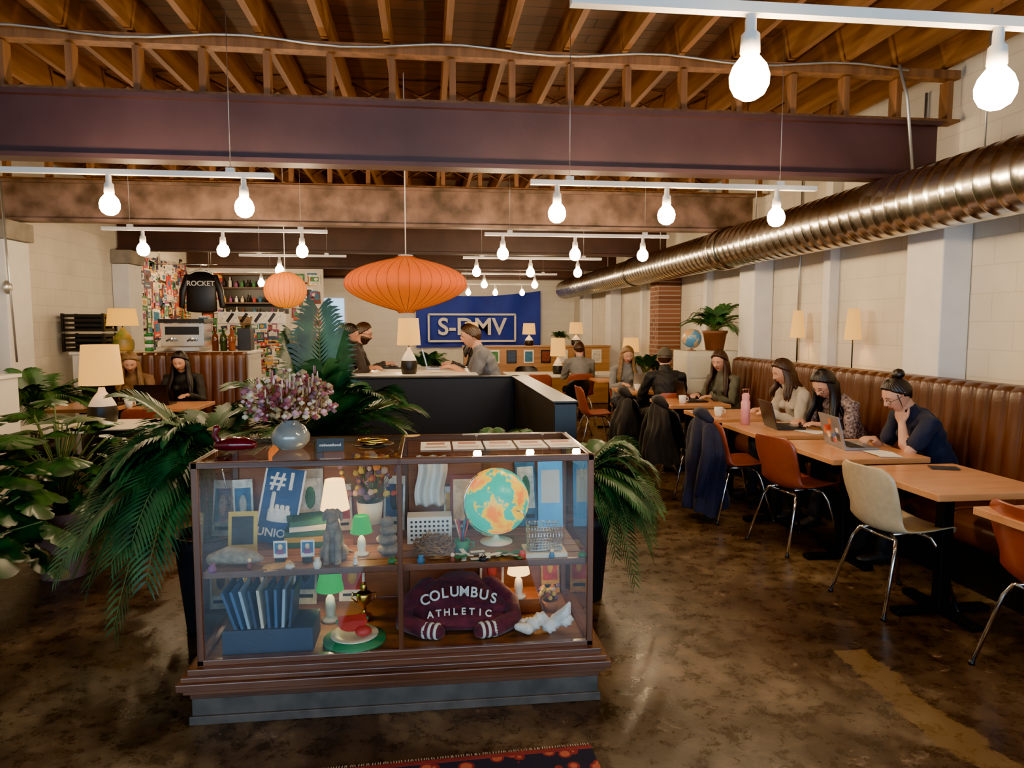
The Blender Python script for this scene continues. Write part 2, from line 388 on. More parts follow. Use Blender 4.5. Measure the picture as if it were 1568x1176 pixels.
# ------------------------------------------------------------------ furniture
TOPW=wood('butcher_block','#b97a46','#d89c66',0,4,.35,.4,8)
def table(x0,x1,y0,y1,top=TOPW,z=.75,name='cafe_table'):
    b=MB(); cx,cy=(x0+x1)/2,(y0+y1)/2; w,d=x1-x0,y1-y0
    b.box((0,0,z-.018),(w,d,.036),top)
    b.box((0,0,z-.05),(w*.5,.06,.03),BLKM); b.box((0,0,z-.05),(.06,d*.6,.03),BLKM)
    b.box((0,0,z/2-.02),(.065,.065,z-.06),BLKM)
    b.box((0,0,.018),(min(w,.55),.07,.028),BLKM); b.box((0,0,.018),(.07,min(d,.55),.028),BLKM)
    for sx,sy in ((1,0),(-1,0),(0,1),(0,-1)):
        b.lathe([(0,0),(.02,0),(.02,.012),(0,.012)],BLKM,(sx*min(w,.55)*.46,sy*min(d,.55)*.46,0),10)
    return b.obj(name,(cx,cy,0),bevel=.004)
XT0,XT1=2.47,3.12
for y0,y1 in ((2.2,2.92),(3.14,3.86),(4.05,4.79),(5.0,5.72),(5.93,6.63),(7.0,7.7)):
    table(XT0,XT1,y0,y1)
table(2.4,3.06,8.45,9.1)
def shell_chair(loc,rz,m,name='dining_chair'):
    """facing +Y locally"""
    b=MB()
    prof=[(.235,.43),(.20,.455),(.12,.448),(0,.435),(-.10,.432),(-.165,.455),(-.205,.52),(-.225,.60),(-.245,.69),(-.26,.77),(-.268,.81)]
    wid=[.17,.21,.225,.23,.225,.215,.205,.21,.215,.20,.14]
    cur=[.005,.02,.03,.035,.045,.06,.06,.05,.045,.04,.03]
    nu=16; K=len(prof)-1
    def f(u,v):
        t=v*K; i=min(int(t),K-1); k=t-i
        def L4(a):
            p0=a[max(i-1,0)];p1=a[i];p2=a[i+1];p3=a[min(i+2,K)]
            return .5*((2*p1)+(-p0+p2)*k+(2*p0-5*p1+4*p2-p3)*k*k+(-p0+3*p1-3*p2+p3)*k**3)
        y=L4([p[0] for p in prof]); z=L4([p[1] for p in prof]); w=L4(wid); c=L4(cur)
        x=(u*2-1); e=x*x
        s=min(1,max(0,(v-.35)/.3))
        return V((x*w, y+e*c*s*1.4, z+e*c*(1-s)))
    vs=[f(i/nu,j/30) for j in range(31) for i in range(nu+1)]
    fs=[(j*(nu+1)+i,j*(nu+1)+i+1,(j+1)*(nu+1)+i+1,(j+1)*(nu+1)+i) for j in range(30) for i in range(nu)]
    o=len(vs); 
    vs2=[]
    for j in range(31):
        for i in range(nu+1):
            u0=f(i/nu,min(j/30+.01,1)); u1=f(i/nu,max(j/30-.01,0)); w0=f(min(i/nu+.01,1),j/30); w1=f(max(i/nu-.01,0),j/30)
            nn=(w0-w1).cross(u0-u1).normalized(); vs2.append(vs[j*(nu+1)+i]-nn*.007)
    allv=vs+vs2; f2=[tuple(reversed([q+o for q in ff])) for ff in fs]
    rim=[]
    edge=[i for i in range(nu+1)]+[j*(nu+1)+nu for j in range(1,31)]+[30*(nu+1)+i for i in range(nu-1,-1,-1)]+[j*(nu+1) for j in range(29,0,-1)]
    for a,c in zip(edge,edge[1:]+edge[:1]): rim.append((a,a+o,c+o,c))
    b.add(allv,fs+f2+rim,m)
    for sx in (-1,1):
        for sy in (-1,1):
            b.tube([(sx*.09,sy*.10,.425),(sx*.14,sy*.115,.405),(sx*.165,sy*.14,.35),(sx*.215,sy*.235,.012)],.0105,CHROME,8)
            b.lathe([(0,0),(.015,0),(.013,.02),(0,.02)],BLACK,(sx*.215,sy*.237,0),10)
        b.tube([(sx*.09,-.1,.425),(sx*.09,.1,.425)],.01,CHROME,8)
    b.tube([(-.14,.115,.405),(.14,.115,.405)],.008,CHROME,8); b.tube([(-.14,-.115,.405),(.14,-.115,.405)],.008,CHROME,8)
    return b.obj(name,loc,rz)
ORC=mat('orange_fiberglass','#8a4029',.35,var=.08,vs=30,coat=.3); BEI=mat('beige_fiberglass','#c6b08a',.38,var=.08,vs=30,coat=.2); RED=mat('red_fiberglass','#8e3a20',.35,var=.08,vs=30,coat=.3)
E=R(-90)
shell_chair((2.62,3.66,0),E+R(6),BEI)
shell_chair((2.6,4.72,0),E+R(12),ORC)
shell_chair((2.74,2.7,0),E,RED)
shell_chair((2.5,5.5,0),E,ORC); shell_chair((2.42,6.35,0),E+R(5),BLACK); shell_chair((2.35,7.3,0),E,BLACK)
shell_chair((2.76,7.93,0),0,ORC); shell_chair((2.72,9.45,0),pi,ORC); shell_chair((2.1,8.75,0),E,ORC)
def booth(name,L0,x_front=.53,h=1.2,chw=.135):
    """local: runs along +Y, length L0, front toward -X, back at +X (x=0 back plane)"""
    b=MB()
    b.box((-.27,L0/2,.13),(.44,L0,.26),BLACK)
    nch=int(L0/.9)+1
    for i in range(nch):
        a=L0*i/nch; c=L0*(i+1)/nch
        sec=[(-.52,.27),(-.535,.30),(-.54,.38),(-.525,.425),(-.48,.45),(-.3,.458),(-.08,.45),(-.08,.27)]
        vs=[]; ys=[a+.004,a+.015,c-.015,c-.004]
        for k,yy in enumerate(ys):
            s=.985 if k in(0,3) else 1
            for x,z in sec: vs.append(V((x,yy,.27+(z-.27)*s)))
        ns=len(sec); fs=[(k*ns+j,k*ns+(j+1)%ns,(k+1)*ns+(j+1)%ns,(k+1)*ns+j) for k in range(3) for j in range(ns)]
        fs+=[tuple(range(ns)),tuple(reversed([3*ns+j for j in range(ns)]))]
        b.add(vs,fs,LEATHER)
    nc=max(1,round(L0/chw)); per=8
    prof=[(-.12,.44),(-.13,.6),(-.12,.8),(-.105,1.0),(-.10,h-.08),(-.09,h-.03),(-.06,h-.005),(-.02,h),(0,h)]
    def f(u,v):
        t=v*(len(prof)-1); i=min(int(t),len(prof)-2); k=t-i
        x=prof[i][0]*(1-k)+prof[i+1][0]*k; z=prof[i][1]*(1-k)+prof[i+1][1]*k
        c=(u*nc)%1; bul=.034*math.sqrt(max(0,1-(2*c-1)**2)); q=1 if v<.62 else max(0,(1-v)/.38)
        return V((x-bul*q, u*L0, z-(0 if v<.6 else (.012*(1-bul/.034)*q))))
    b.sheet(f,nc*per,24,LEATHER)
    b.box((-.03,L0/2,h/2),(.06,L0,h-.02),LEATHER)
    return b
bb=booth('b',6.6); bb.obj('booth_bench',(3.70,1.45,0))
ledge=wood('ledge_wood','#5a3a22','#7a5232',1,4,.5)
shell('trim_2',(3.83,4.75,1.13),(.2,6.6,.04),ledge)
bb=booth('b',1.7,h=1.25); bb.obj('booth_bench',(-2.18,8.95,0),rot=(0,0,R(90)))
for Y in (6.03,7.0):
    b=MB(); b.lathe([(0,0),(.05,0),(.05,.012),(.008,.02)],BLKM,n=20); b.tube([(0,0,.01),(0,0,.38)],.006,BLKM,8)
    b.lathe([(.075,.29),(.047,.57),(.044,.57),(.072,.29)],SH,n=28); b.sph((0,0,.42),.028,emis('lamp_bulb2','#ffc070',520),10,6)
    b.obj('table_lamp',(3.82,Y,1.152))
# ------------------------------------------------------------------ laptops and small things
def laptop(loc,rz,lid=BLACK,screen='#9fc4e8',op=105,em=.8):
    b=MB(); b.box((0,0,.008),(.32,.22,.014),lid); b.box((0,.02,.0155),(.28,.1,.002),BLACK)
    for i in range(11):
        for j in range(4): b.box((-.125+i*.025,-.015+j*.023,.0175),(.019,.018,.002),mat('laptop_key','#1a1a1c',.5))
    b.box((0,-.075,.0155),(.1,.05,.001),grey)
    T=Matrix.Translation((0,.11,.014))@Euler((R(op-90)*-1,0,0)).to_matrix().to_4x4()
    b.box((0,.0,.105),(.32,.008,.21),lid,T)
    b.box((0,-.0045,.108),(.295,.001,.185),emis('screen_'+screen,screen,em),T)
    return b,T
b,T=laptop(0,0,mat('laptop_grey','#8d9096',.35,.6)); 
for i in range(14):
    c=random.choice(['#c43b2f','#e8e2d0','#d9812c','#2f5fa0','#30302e']); b.box((random.uniform(-.12,.12),.0048,random.uniform(.03,.18)),(random.uniform(.03,.07),.001,random.uniform(.03,.05)),mat('sticker'+c,c,.4),T)
b.obj('laptop',(2.86,4.48,.751),rz=R(82))
b,_=laptop(0,0,BLACK); b.obj('laptop',(2.85,5.38,.751),rz=R(82))
b,_=laptop(0,0,BLACK); b.obj('laptop',(2.85,7.38,.751),rz=R(90))
b,_=laptop(0,0,grey,'#6fb2e8',em=1.6); b.obj('laptop',(2.72,8.78,.751),rz=pi)
def papers(loc,rz,w=.21,h=.28,n=2,name='paper_sheet',m=PAPER):
    b=MB()
    for i in range(n): b.box((i*.01,i*.012,.001+i*.0015),(w,h,.001),m,rot=(0,0,i*.12))
    b.obj(name,loc,rz)
papers((2.95,5.13,.752),.3,.16,.22); papers((2.9,4.17,.752),1.3,.2,.14,3,'notebook')
def bottle(loc,c,h=.24,r=.036,name='water_bottle'):
    m=mat('bottle'+c,c,.35); b=MB()
    b.lathe([(0,0),(r,0),(r,h*.7),(r*.75,h*.78),(r*.75,h*.82)],m,n=24); b.lathe([(r*.8,h*.8),(r*.8,h*.95),(r*.5,h),(0,h)],mat('bottlecap'+c,c,.5),n=24)
    b.tube([(r*.6,0,h*.96),(r*.7,0,h*1.12),(-r*.7,0,h*1.12),(-r*.6,0,h*.96)],.006,m,6); b.obj(name,loc)
bottle((2.62,5.6,.751),'#e79a9a',.26,.038)
def mug(loc,c='#e8e4da',name='coffee_cup'):
    m=mat('cup'+c,c,.35); b=MB(); b.lathe([(0,0),(.028,0),(.036,.03),(.04,.085),(.037,.085),(.033,.03),(0,.01)],m,n=24)
    b.tube([(.038,0,.07),(.06,0,.065),(.062,0,.035),(.036,0,.025)],.005,m,6); b.obj(name,loc)
mug((2.6,6.1,.751)); mug((2.65,7.15,.751)); mug((2.6,8.6,.751)); mug((-2.95,7.4,.751))
b=MB(); b.box((0,0,.005),(.075,.15,.008),BLACK); b.obj('smartphone',(2.95,3.72,.751),rz=1.2,bevel=.002)
# coats on chairs
def coat(loc,rz,m,w=.2,h0=.86,h1=.15,sd=0):
    b=MB(); n=72; K=22; vs=[];fs=[]
    for j in range(K+1):
        t=j/K
        for i in range(n):
            a=2*pi*i/n; ca,sa=math.cos(a),math.sin(a)
            rx=w*(.5+.75*min(1,t*3.2)**.6-.35*t*t+.12*math.sin(5*t+sd)); ry=.035+.10*min(1,t*2)+.02*math.sin(7*t+sd)
            q=noise.noise(V((ca*1.7+sd,sa*1.7,t*1.1)))*.30+noise.noise(V((ca*4+sd,sa*4,t*2.2)))*.22*min(1,t*2+.3)
            z=h0-(h0-h1)*t+.10*t*noise.noise(V((ca*1.4,sa*1.4,sd+5)))-.035*(abs(ca)**2)*(1-t)*3*.5
            vs.append(V((ca*rx*(1+q)+.05*math.sin(sd)*t,-.03+sa*ry*(1+q*1.5),z)))
    for j in range(K):
        for i in range(n): fs.append((j*n+i,j*n+(i+1)%n,(j+1)*n+(i+1)%n,(j+1)*n+i))
    fs.append(tuple(reversed(range(n))))
    b.add(vs,fs,m)
    s=1 if sd%2 else -1
    b.loft([(s*w*.75,-.04,h0-.09),(s*w*1.15,-.08,h0-.25),(s*w*1.1,-.11,h0-.42),(s*w*.85,-.12,h0-.6)],[.05,.055,.048,.04],m,18,(0,1,0),True,fold=lambda a,t:1+.1*math.sin(3*a+16*t))
    b.loft([(-.1,-.02,h0-.01),(-.03,-.05,h0+.02),(.05,-.05,h0+.02),(.11,-.01,h0-.02)],[.03,.05,.05,.03],m,14,(0,0,1),fold=lambda a,t:1+.1*math.sin(3*a+9*t))
    b.obj('draped_coat',loc,rz)
NAVY=mat('navy_wool','#10152e',.85,var=.25,vs=12,bump=.3,sheen=.05); BLKC=mat('black_wool','#121216',.85,var=.25,vs=12,bump=.3,sheen=.05)
coat((2.25,5.52,0),E,NAVY,.22,.84,.10,1); coat((2.17,6.36,0),E,BLKC,.2,.86,.3,2); coat((2.1,7.3,0),E,BLKC,.2,.86,.28,3)
# ------------------------------------------------------------------ plants
LEAF=mat('palm_leaf','#1f4429',.42,var=.4,vs=6,h2='#3f6b3c'); LEAF2=mat('palm_leaf_dark','#1b3f2d',.42,var=.4,vs=6,h2='#335c40'); STEM=mat('palm_stem','#566430',.6)
SOIL=mat('soil','#2a1c12',.95,bump=.6)
def frond(b,base,az,el,Ln,droop,m,n=24,lw=.016,ll=.34):
    base=V(base); d=V((math.cos(az),math.sin(az),0)); sd=V((-math.sin(az),math.cos(az),0))
    def P(t): return base+d*(Ln*math.cos(el)*t*(1-.15*t*droop))+V((0,0,Ln*(math.sin(el)*t-droop*t*t)))
    b.tube([P(i/10) for i in range(11)],[.006*(1-.8*i/10)+.001 for i in range(11)],STEM,5)
    vs=[];fs=[]
    for i in range(n):
        t=.18+.82*i/(n-1); p=P(t); tg=(P(min(1,t+.02))-P(t-.02)).normalized(); up=sd.cross(tg)
        L1=Ln*ll*(.35+.65*math.sin(pi*min(1,(.12+.86*t))))*random.uniform(.88,1.08)
        for s in (-1,1):
            dr=(sd*s*.82+tg*(.45+.5*t)+up*(-.12)+V((0,0,.1))).normalized()
            w=tg*lw*Ln*.9
            dn=V((0,0,-1))
            p1=p+dr*L1*.35; p2=p+dr*L1*.72+dn*L1*.08; p3=p+dr*L1+dn*L1*.26
            o=len(vs); vs+=[p-w*.3,p+w*.3,p1-w,p1+w,p2-w*.7,p2+w*.7,p3]
            fs+=[(o,o+1,o+3,o+2),(o+2,o+3,o+5,o+4),(o+4,o+5,o+6)]
    b.add(vs,fs,m,False)
def potgeo(b,r,h,m,z=0):
    b.lathe([(0,z),(r*.72,z),(r*.95,z+h*.85),(r*1.02,z+h*.86),(r*1.04,z+h),(r*.93,z+h),(r*.9,z+h*.9)],m,n=32); b.lathe([(0,z+h*.92),(r*.92,z+h*.92)],SOIL,n=32)
def palm(name,loc,pot,ph,pr,fr,m=LEAF,seed=1,crown=None):
    random.seed(seed); b=MB(); potgeo(b,pr,ph,pot)
    cz=crown or ph
    if cz>ph:
        for i in range(3): b.tube([(0.02*i-.02,.01*i,ph*.9),(.03*i-.03,.02*i,(cz+ph)/2),(.02*i-.02,.0,cz)],.013,STEM,7)
    for (az,el,Ln,dr) in fr: frond(b,(random.uniform(-.02,.02),random.uniform(-.02,.02),cz),R(az),R(el),Ln,dr,m,28,.0175)
    b.obj(name,loc)
DKPOT=mat('charcoal_pot','#26262a',.6); TERRA=mat('terracotta','#a86048',.75,var=.12); PINKP=mat('pink_clay','#a07a70',.7,var=.1); BRP=mat('brown_pot','#7a4a32',.5)
random.seed(3)
fr=[(random.uniform(0,360),random.uniform(35,85),random.uniform(.55,.85),random.uniform(.25,.6)) for _ in range(26)]
fr+=[(100,84,.92,.08),(60,78,.85,.15),(140,75,.85,.15),(-20,50,.85,.55),(-60,45,.7,.6),(0,60,.9,.5),(200,55,.85,.5),(-35,60,.9,.45),(20,50,.9,.5),(170,60,.95,.45),(150,50,.9,.5)]
palm('potted_palm',(-.62,4.14,0),DKPOT,.45,.2,fr,LEAF,5,.82)
fr=[(random.uniform(125,262),random.uniform(20,70),random.uniform(.55,.85),random.uniform(.6,1.1)) for _ in range(32)]+[(190,60,.8,.4),(170,35,.85,1.0),(215,30,.8,1.1),(250,40,.65,1.1),(185,25,.8,.9),(200,45,.85,.8),(230,20,.7,1.3),(60,60,.7,.5),(100,55,.7,.5),(240,62,.7,.6)]
palm('potted_palm',(-1.14,3.8,0),DKPOT,.5,.18,fr,LEAF,6,.84)
fr=[(random.uniform(-60,75),random.uniform(20,65),random.uniform(.42,.62),random.uniform(.55,1.1)) for _ in range(18)]+[(0,45,.66,.75),(-30,40,.62,1.0),(-60,30,.42,1.4),(100,55,.5,.6),(-50,20,.5,1.4),(-20,25,.55,1.2)]
palm('potted_palm',(.88,3.95,0),DKPOT,.5,.16,fr,LEAF,8,.7)
fr=[(random.uniform(0,360),random.uniform(40,80),random.uniform(.3,.42),random.uniform(.3,.6)) for _ in range(10)]
palm('potted_palm',(.36,4.25,0),DKPOT,.5,.14,fr,LEAF,9,.75)
fr=[(i*36+random.uniform(-10,10),random.uniform(35,75),random.uniform(.45,.62),random.uniform(.3,.8)) for i in range(16)]
palm('potted_palm',(3.55,8.5,1.262),BRP,.24,.15,fr,LEAF,10)
fr=[(i*27,random.uniform(30,75),random.uniform(.6,.9),random.uniform(.35,.8)) for i in range(16)]
palm('potted_palm',(-3.6,6.95,0),DKPOT,.5,.2,fr,LEAF,11,.75)
fr=[(i*40,random.uniform(30,75),random.uniform(.4,.6),random.uniform(.35,.8)) for i in range(12)]
palm('potted_palm',(3.3,10.5,0),DKPOT,.6,.17,fr,LEAF2,12,.85)
palm('potted_palm',(.0,9.4,0),DKPOT,.6,.17,fr,LEAF,13,.95)
palm('potted_palm',(2.6,14.0,1.162),BRP,.12,.08,[(a,e,l*.6,d) for a,e,l,d in fr],LEAF,14)
def broad(b,base,tip_dir,size,m,seed):
    d=V(tip_dir).normalized(); sd=d.cross(V((0,0,1))); sd=sd.normalized() if sd.length>.01 else V((1,0,0)); up=sd.cross(d)
    n=40; o=[V(base)+d*size*.42]; 
    for i in range(n):
        a=2*pi*i/n; r=size*(.5+.1*math.cos(a))*(1-.42*math.exp(-((a-pi)/.28)**2)); 
        if abs(math.sin(a))>.35 : r*=1-.3*(1 if (i%5==0) else 0)
        p=V(base)+d*(size*.42+r*math.cos(a))+sd*(r*.82*math.sin(a)); 
        k=abs(math.sin(a)); p+=up*(-.16*size*k*k)+V((0,0,-.25*size*max(0,math.cos(a))**2)); o.append(p)
    fs=[(0,i+1,(i+1)%n+1) for i in range(n)]
    b.add(o,fs,m,True)
MON=mat('monstera_leaf','#193b22',.34,var=.4,vs=9,h2='#315a2e')
def bush(name,loc,pot,pr,ph,n,rad,ht,seed):
    random.seed(seed); b=MB(); potgeo(b,pr,ph,pot)
    for i in range(n):
        az=i*2.4+random.uniform(-.2,.2); t=(i+.5)/n; rr=rad*math.sqrt(t)*random.uniform(.7,1.05); z=ph+ht*(1-.8*t)*random.uniform(.75,1.1)+(0 if t<.75 else -.05)
        p=V((rr*math.cos(az),rr*math.sin(az),z)); 
        b.tube([(0,0,ph*.9),(p.x*.35,p.y*.35,ph+(z-ph)*.6),p],.005,STEM,5)
        broad(b,p,V((math.cos(az),math.sin(az),.35-1.0*t)),random.uniform(.17,.27),MON,i)
    b.obj(name,loc)
bush('potted_monstera',(-2.55,4.1,0),TERRA,.19,.30,70,.5,.76,3)
bush('potted_monstera',(-2.3,4.7,0),PINKP,.19,.42,64,.46,.62,4)
# ------------------------------------------------------------------ black pony wall enclosure + communal high table
PB=mat('black_panel','#101114',.5,var=.2,vs=2); PBL=mat('blue_black_panel','#161d26',.4,var=.15)
WT=mat('white_laminate','#e0dbcf',.3,var=.03)
b=MB(); b.box((-.2,6.95,.53),(2.2,.1,1.06),PB); b.box((.9,5.8,.53),(.13,2.4,1.06),PB); b.box((-1.25,6.5,.53),(.1,.9,1.06),PB)
b.box((.9,5.8,1.068),(.17,2.44,.016),PBL); b.box((-.2,6.95,1.068),(2.2,.14,.016),PB); b.box((.9,4.59,.53),(.15,.02,1.05),PBL)
b.obj('pony_wall',bevel=.004)
b=MB(); b.box((-.15,7.8,1.06),(1.3,1.4,.04),WT)
for x in(-.7,.42):
    for y in(7.25,8.35): b.box((x,y,.52),(.06,.06,1.04),BLKM)
b.obj('communal_table',bevel=.004)
lamp((-.19,7.25,1.081),.56,.125,tall=.48)
def stool(loc):
    b=MB(); b.lathe([(0,.72),(.16,.72),(.17,.735),(.17,.745),(.15,.755),(0,.757)],TOPW,n=28)
    for a in range(4):
        c=math.cos(a*pi/2+pi/4);s=math.sin(a*pi/2+pi/4); b.tube([(c*.11,s*.11,.72),(c*.2,s*.2,.0)],.011,BLKM,8)
    b.tube([(math.cos(i*pi/8)*.165,math.sin(i*pi/8)*.165,.28) for i in range(17)],.008,BLKM,6); b.obj('bar_stool',loc)
stool((-1.04,7.6,0)); stool((-.92,8.4,0)); stool((.72,7.7,0)); stool((.7,8.4,0))
papers((-.35,7.7,1.082),.4); papers((.15,7.55,1.082),1.9,.2,.28,3,'notebook')
b,_=laptop(0,0,BLACK); b.obj('laptop',(-.4,8.25,1.082),rz=R(-90)); b,_=laptop(0,0,grey); b.obj('laptop',(.1,8.15,1.082),rz=R(90))
table(-3.3,-2.15,5.95,6.55,WT,name='cafe_table'); lamp((-2.7,6.25,.752),.66,.175,tall=.5)
table(-3.75,-3.1,7.35,8.0); table(-2.95,-2.3,7.35,8.0)
shell_chair((-2.35,5.7,0),0.2,BLACK); shell_chair((-3.0,5.6,0),-.2,BLACK); shell_chair((-2.6,7.05,0),0,ORC); shell_chair((-1.9,6.4,0),R(90),BLACK)
b,_=laptop(0,0,BLACK,'#8aa0b8',em=.3); b.obj('laptop',(-2.8,7.72,.751),rz=pi); b,_=laptop(0,0,BLACK,'#8aa0b8',em=.3); b.obj('laptop',(-3.3,7.72,.751),rz=pi)
b=MB(); b.box((0,0,.6),(.9,.5,1.2),WT); b.box((0,0,1.21),(.94,.54,.025),WHITE)
for z in (.2,.5,.8,1.05): b.box((0,-.253,z),(.8,.006,.005),BLACK); 
for z in (.35,.65,.95): b.box((0,-.26,z),(.14,.02,.02),CHROME)
b.box((.3,-.256,1.02),(.14,.008,.14),BLACK); b.obj('filing_cabinet',(-3.42,5.3,0),bevel=.005)
b=MB(); CR=mat('cream_enamel','#d0c9b2',.4,var=.05); b.box((0,0,.63),(.74,.5,1.25),CR)
for i in range(4):
    z=.17+i*.3; b.box((0,-.255,z),(.68,.012,.27),CR); b.box((0,-.268,z+.06),(.12,.015,.02),CHROME); b.box((0,-.263,z+.0),(.08,.004,.04),PAPER)
    b.box((-.372,0,z),(.008,.44,.27),CR)
b.obj('filing_cabinet',(3.48,8.5,0),bevel=.006)
def globemat(name,sea,land,em):
    m,nt,b=newmat(name); N=nt.nodes; L=nt.links
    tc=N.new('ShaderNodeTexCoord'); nz=N.new('ShaderNodeTexNoise'); nz.inputs['Scale'].default_value=9; nz.inputs['Detail'].default_value=5; nz.inputs['Roughness'].default_value=.55
    L.new(tc.outputs['Object'],nz.inputs[0]); r=N.new('ShaderNodeValToRGB'); e=r.color_ramp.elements
    e[0].position=.49; e[0].color=S(sea); e[1].position=.51; e[1].color=S(land[0]); q=e.new(.62); q.color=S(land[1])
    L.new(nz.outputs['Fac'],r.inputs[0]); L.new(r.outputs[0],b.inputs['Base Color']); L.new(r.outputs[0],b.inputs['Emission Color']); b.inputs['Emission Strength'].default_value=em
    b.inputs['Roughness'].default_value=.3; return m
def globe(loc,r,m,rz=0,base=BRP):
    b=MB(); h=r*1.28; b.sph((0,0,h),r,m,40,24)
    ax=[]
    for i in range(17):
        a=R(-78+156*i/16-0); ax.append(V((math.cos(a)*(r*1.06),0,h+math.sin(a)*(r*1.06))))
    Tt=Matrix.Translation((0,0,h))@Euler((0,R(23),0)).to_matrix().to_4x4()@Matrix.Translation((0,0,-h))
    b.tube(ax,r*.035,CHROME,8,T=Tt)
    b.lathe([(0,0),(r*.5,0),(r*.5,r*.04),(r*.15,r*.1),(r*.07,r*.2),(r*.07,r*.24)],base,n=28)
    return b.obj('desk_globe',loc,rz)
globe((3.2,8.36,1.262),.115,globemat('globe_matte','#4f8cb4',('#c0b080','#d09862'),0))
# coffee bar (behind left booth)
b=MB(); b.box((-3.2,9.35,.61),(2.05,.6,1.22),WT); b.box((-3.2,9.35,1.235),(2.1,.66,.03),WHITE); b.obj('coffee_bar_counter',bevel=.005)
b=MB()
for k in range(2):
    z=.0+k*.24
    for s in(-1,1): 
        for q in range(4): b.box((s*.23,0,z+.02+q*.058),(.012,.34,.035),BLACK); b.box((0,s*.17,z+.02+q*.058),(.46,.012,.035),BLACK)
        for t in (-1,1): b.box((s*.23,t*.17,z+.11),(.03,.03,.22),BLACK)
    b.box((0,0,z+.01),(.46,.34,.012),BLACK)
    b.box((0,.1,z+.1),(.4,.1,.16),BLACK)
b.obj('milk_crates',(-4.12,9.3,1.252))
lamp((-3.72,9.25,1.252),.52,.19,mat('green_leaf_base','#4f6b2f',.4,h2='#b08a3c'),False,shademat('yellow_shade','#ffb030',1.9,.15,60,'#b08a40'),tall=.4)
b=MB(); b.box((0,0,.2),(.5,.35,.28),CHROME); b.box((0,-.1,.03),(.5,.5,.05),CHROME); b.box((0,0,.37),(.54,.4,.05),BLACK); b.box((0,-.178,.25),(.4,.006,.1),BLACK)
for x in(-.12,.12): b.lathe([(.0,.12),(.035,.12),(.035,.17),(0,.17)],CHROME,(x,-.2,0),16); b.tube([(x,-.22,.15),(x,-.36,.13)],.011,BLACK,8)
b.obj('espresso_machine',(-3.0,9.35,1.252),bevel=.006)
b=MB(); GRN=mat('green_tin','#1f7a3c',.4)
for i in range(5): b.lathe([(0,i*.045),(.05,i*.045),(.05,i*.045+.042),(0,i*.045+.042)],GRN if i%2==0 else WHITE,n=20)
b.obj('stacked_tins',(-3.4,9.2,1.252))
b=MB()
for i in range(3): b.lathe([(0,0),(.04,0),(.04,.18),(.015,.22),(.015,.28),(0,.28)],mat('syrup%d'%i,['#5a2a12','#2a3a1c','#803c14'][i],.15),(i*.1,0,0),18)
b.obj('syrup_bottles',(-2.62,9.2,1.252))
b=MB(); b.box((0,0,.14),(.16,.2,.28),BLACK); b.lathe([(.05,.28),(.09,.42),(.08,.43)],glassmat('hopper_glass',(.6,.5,.4,1)),n=20); b.obj('coffee_grinder',(-2.3,9.4,1.252),bevel=.005)
part=mat('white_partition','#d8cfbe',.7,var=.05)
shell('wall_partition',((XL-2.0)/2,14.2,1.32),(XL*-1-2.0,.1,2.64),part)
PC=['#c23b2c','#e3ddcc','#1b1b1c','#2d6a8c','#d79a2b','#3c7a46','#8a4a7a','#b9b4a6','#6e2f22','#e8c9a0','#304060','#c7c0b0']
PM=[mat('poster_'+c,c,.6,var=.3,vs=25) for c in PC]
def posters(name,n,fn,sz=(.08,.28),seed=1):
    random.seed(seed); b=MB()
    for i in range(n):
        w,h=random.uniform(*sz),random.uniform(*sz); T=fn(random.random(),random.random(),i)
        m=random.choice(PM); b.box((0,0,0),(w,.004,h),m,T); b.box((0,-.003,h*.1),(w*.75,.002,h*.5),random.choice(PM),T)
        b.box((0,-.003,-h*.35),(w*.6,.002,h*.08),random.choice(PM),T); b.sph((random.uniform(-.2,.2)*w,-.004,h*.1),(w*.2,.003,h*.17),random.choice(PM),8,6,T=T)
    b.obj(name)
posters('poster_collage',270,lambda a,c,i:Matrix.Translation((XL+.012+.0006*(i%30),11.45+2.5*a,1.25+1.38*c))@Euler((0,random.uniform(-.08,.08),R(90))).to_matrix().to_4x4(),(.1,.34),2)
posters('poster_collage',60,lambda a,c,i:Matrix.Translation((-4.25+.35*a if i%2 else -2.5+.4*a,14.14-.0006*(i%20),1.2+1.3*c))@Euler((0,random.uniform(-.06,.06),0)).to_matrix().to_4x4(),(.1,.26),3)
b=MB(); b.box((-2.62,11.25,.87),(1.0,.35,1.74),WHITE); b.box((-3.65,11.3,.5),(1.05,.5,1.0),WHITE); b.obj('cashier_counter',bevel=.005)
posters('sticker_collage',90,lambda a,c,i:Matrix.Translation((-3.05+.86*a,11.07-.0006*(i%20),.75+.8*c))@Euler((0,random.uniform(-.15,.15),0)).to_matrix().to_4x4(),(.06,.17),5)
b=MB()
for i in range(9): b.box((-.4+i*.1,-.004,0),(.045,.004,.16),BLACK if i%2 else PM[1],rot=(0,R(35),0))
b.box((0,0,0),(.95,.004,.17),PAPER); b.obj('striped_sign',(-2.62,11.045,1.68))
def shirt(name,loc,rz,m,txt,tm,w=.25,h=.62):
    b=MB()
    b.loft([(0,0,0),(0,-.01,-.06),(0,-.02,-.25),(0,-.02,-h)],[(w*.45,.02),(w*.95,.035),(w*.9,.04),(w*.95,.03)],m,28,(1,0,0))
    for s in(-1,1): b.loft([(s*w*.8,0,-.06),(s*w*1.15,0,-.3),(s*w*1.25,0,-.55)],[(.06,.03),(.055,.03),(.045,.025)],m,16,(1,0,0))
    b.tube([(-w*.7,0,.0),(0,0,.06),(w*.7,0,0)],.006,CHROME,6); b.tube([(0,0,.06),(0,0,.12),(.02,0,.13)],.004,CHROME,6)
    b.text(txt,.11,tm,TR((0,-.062,-.18),(R(90),0,0)))
    b.obj(name,loc,rz)
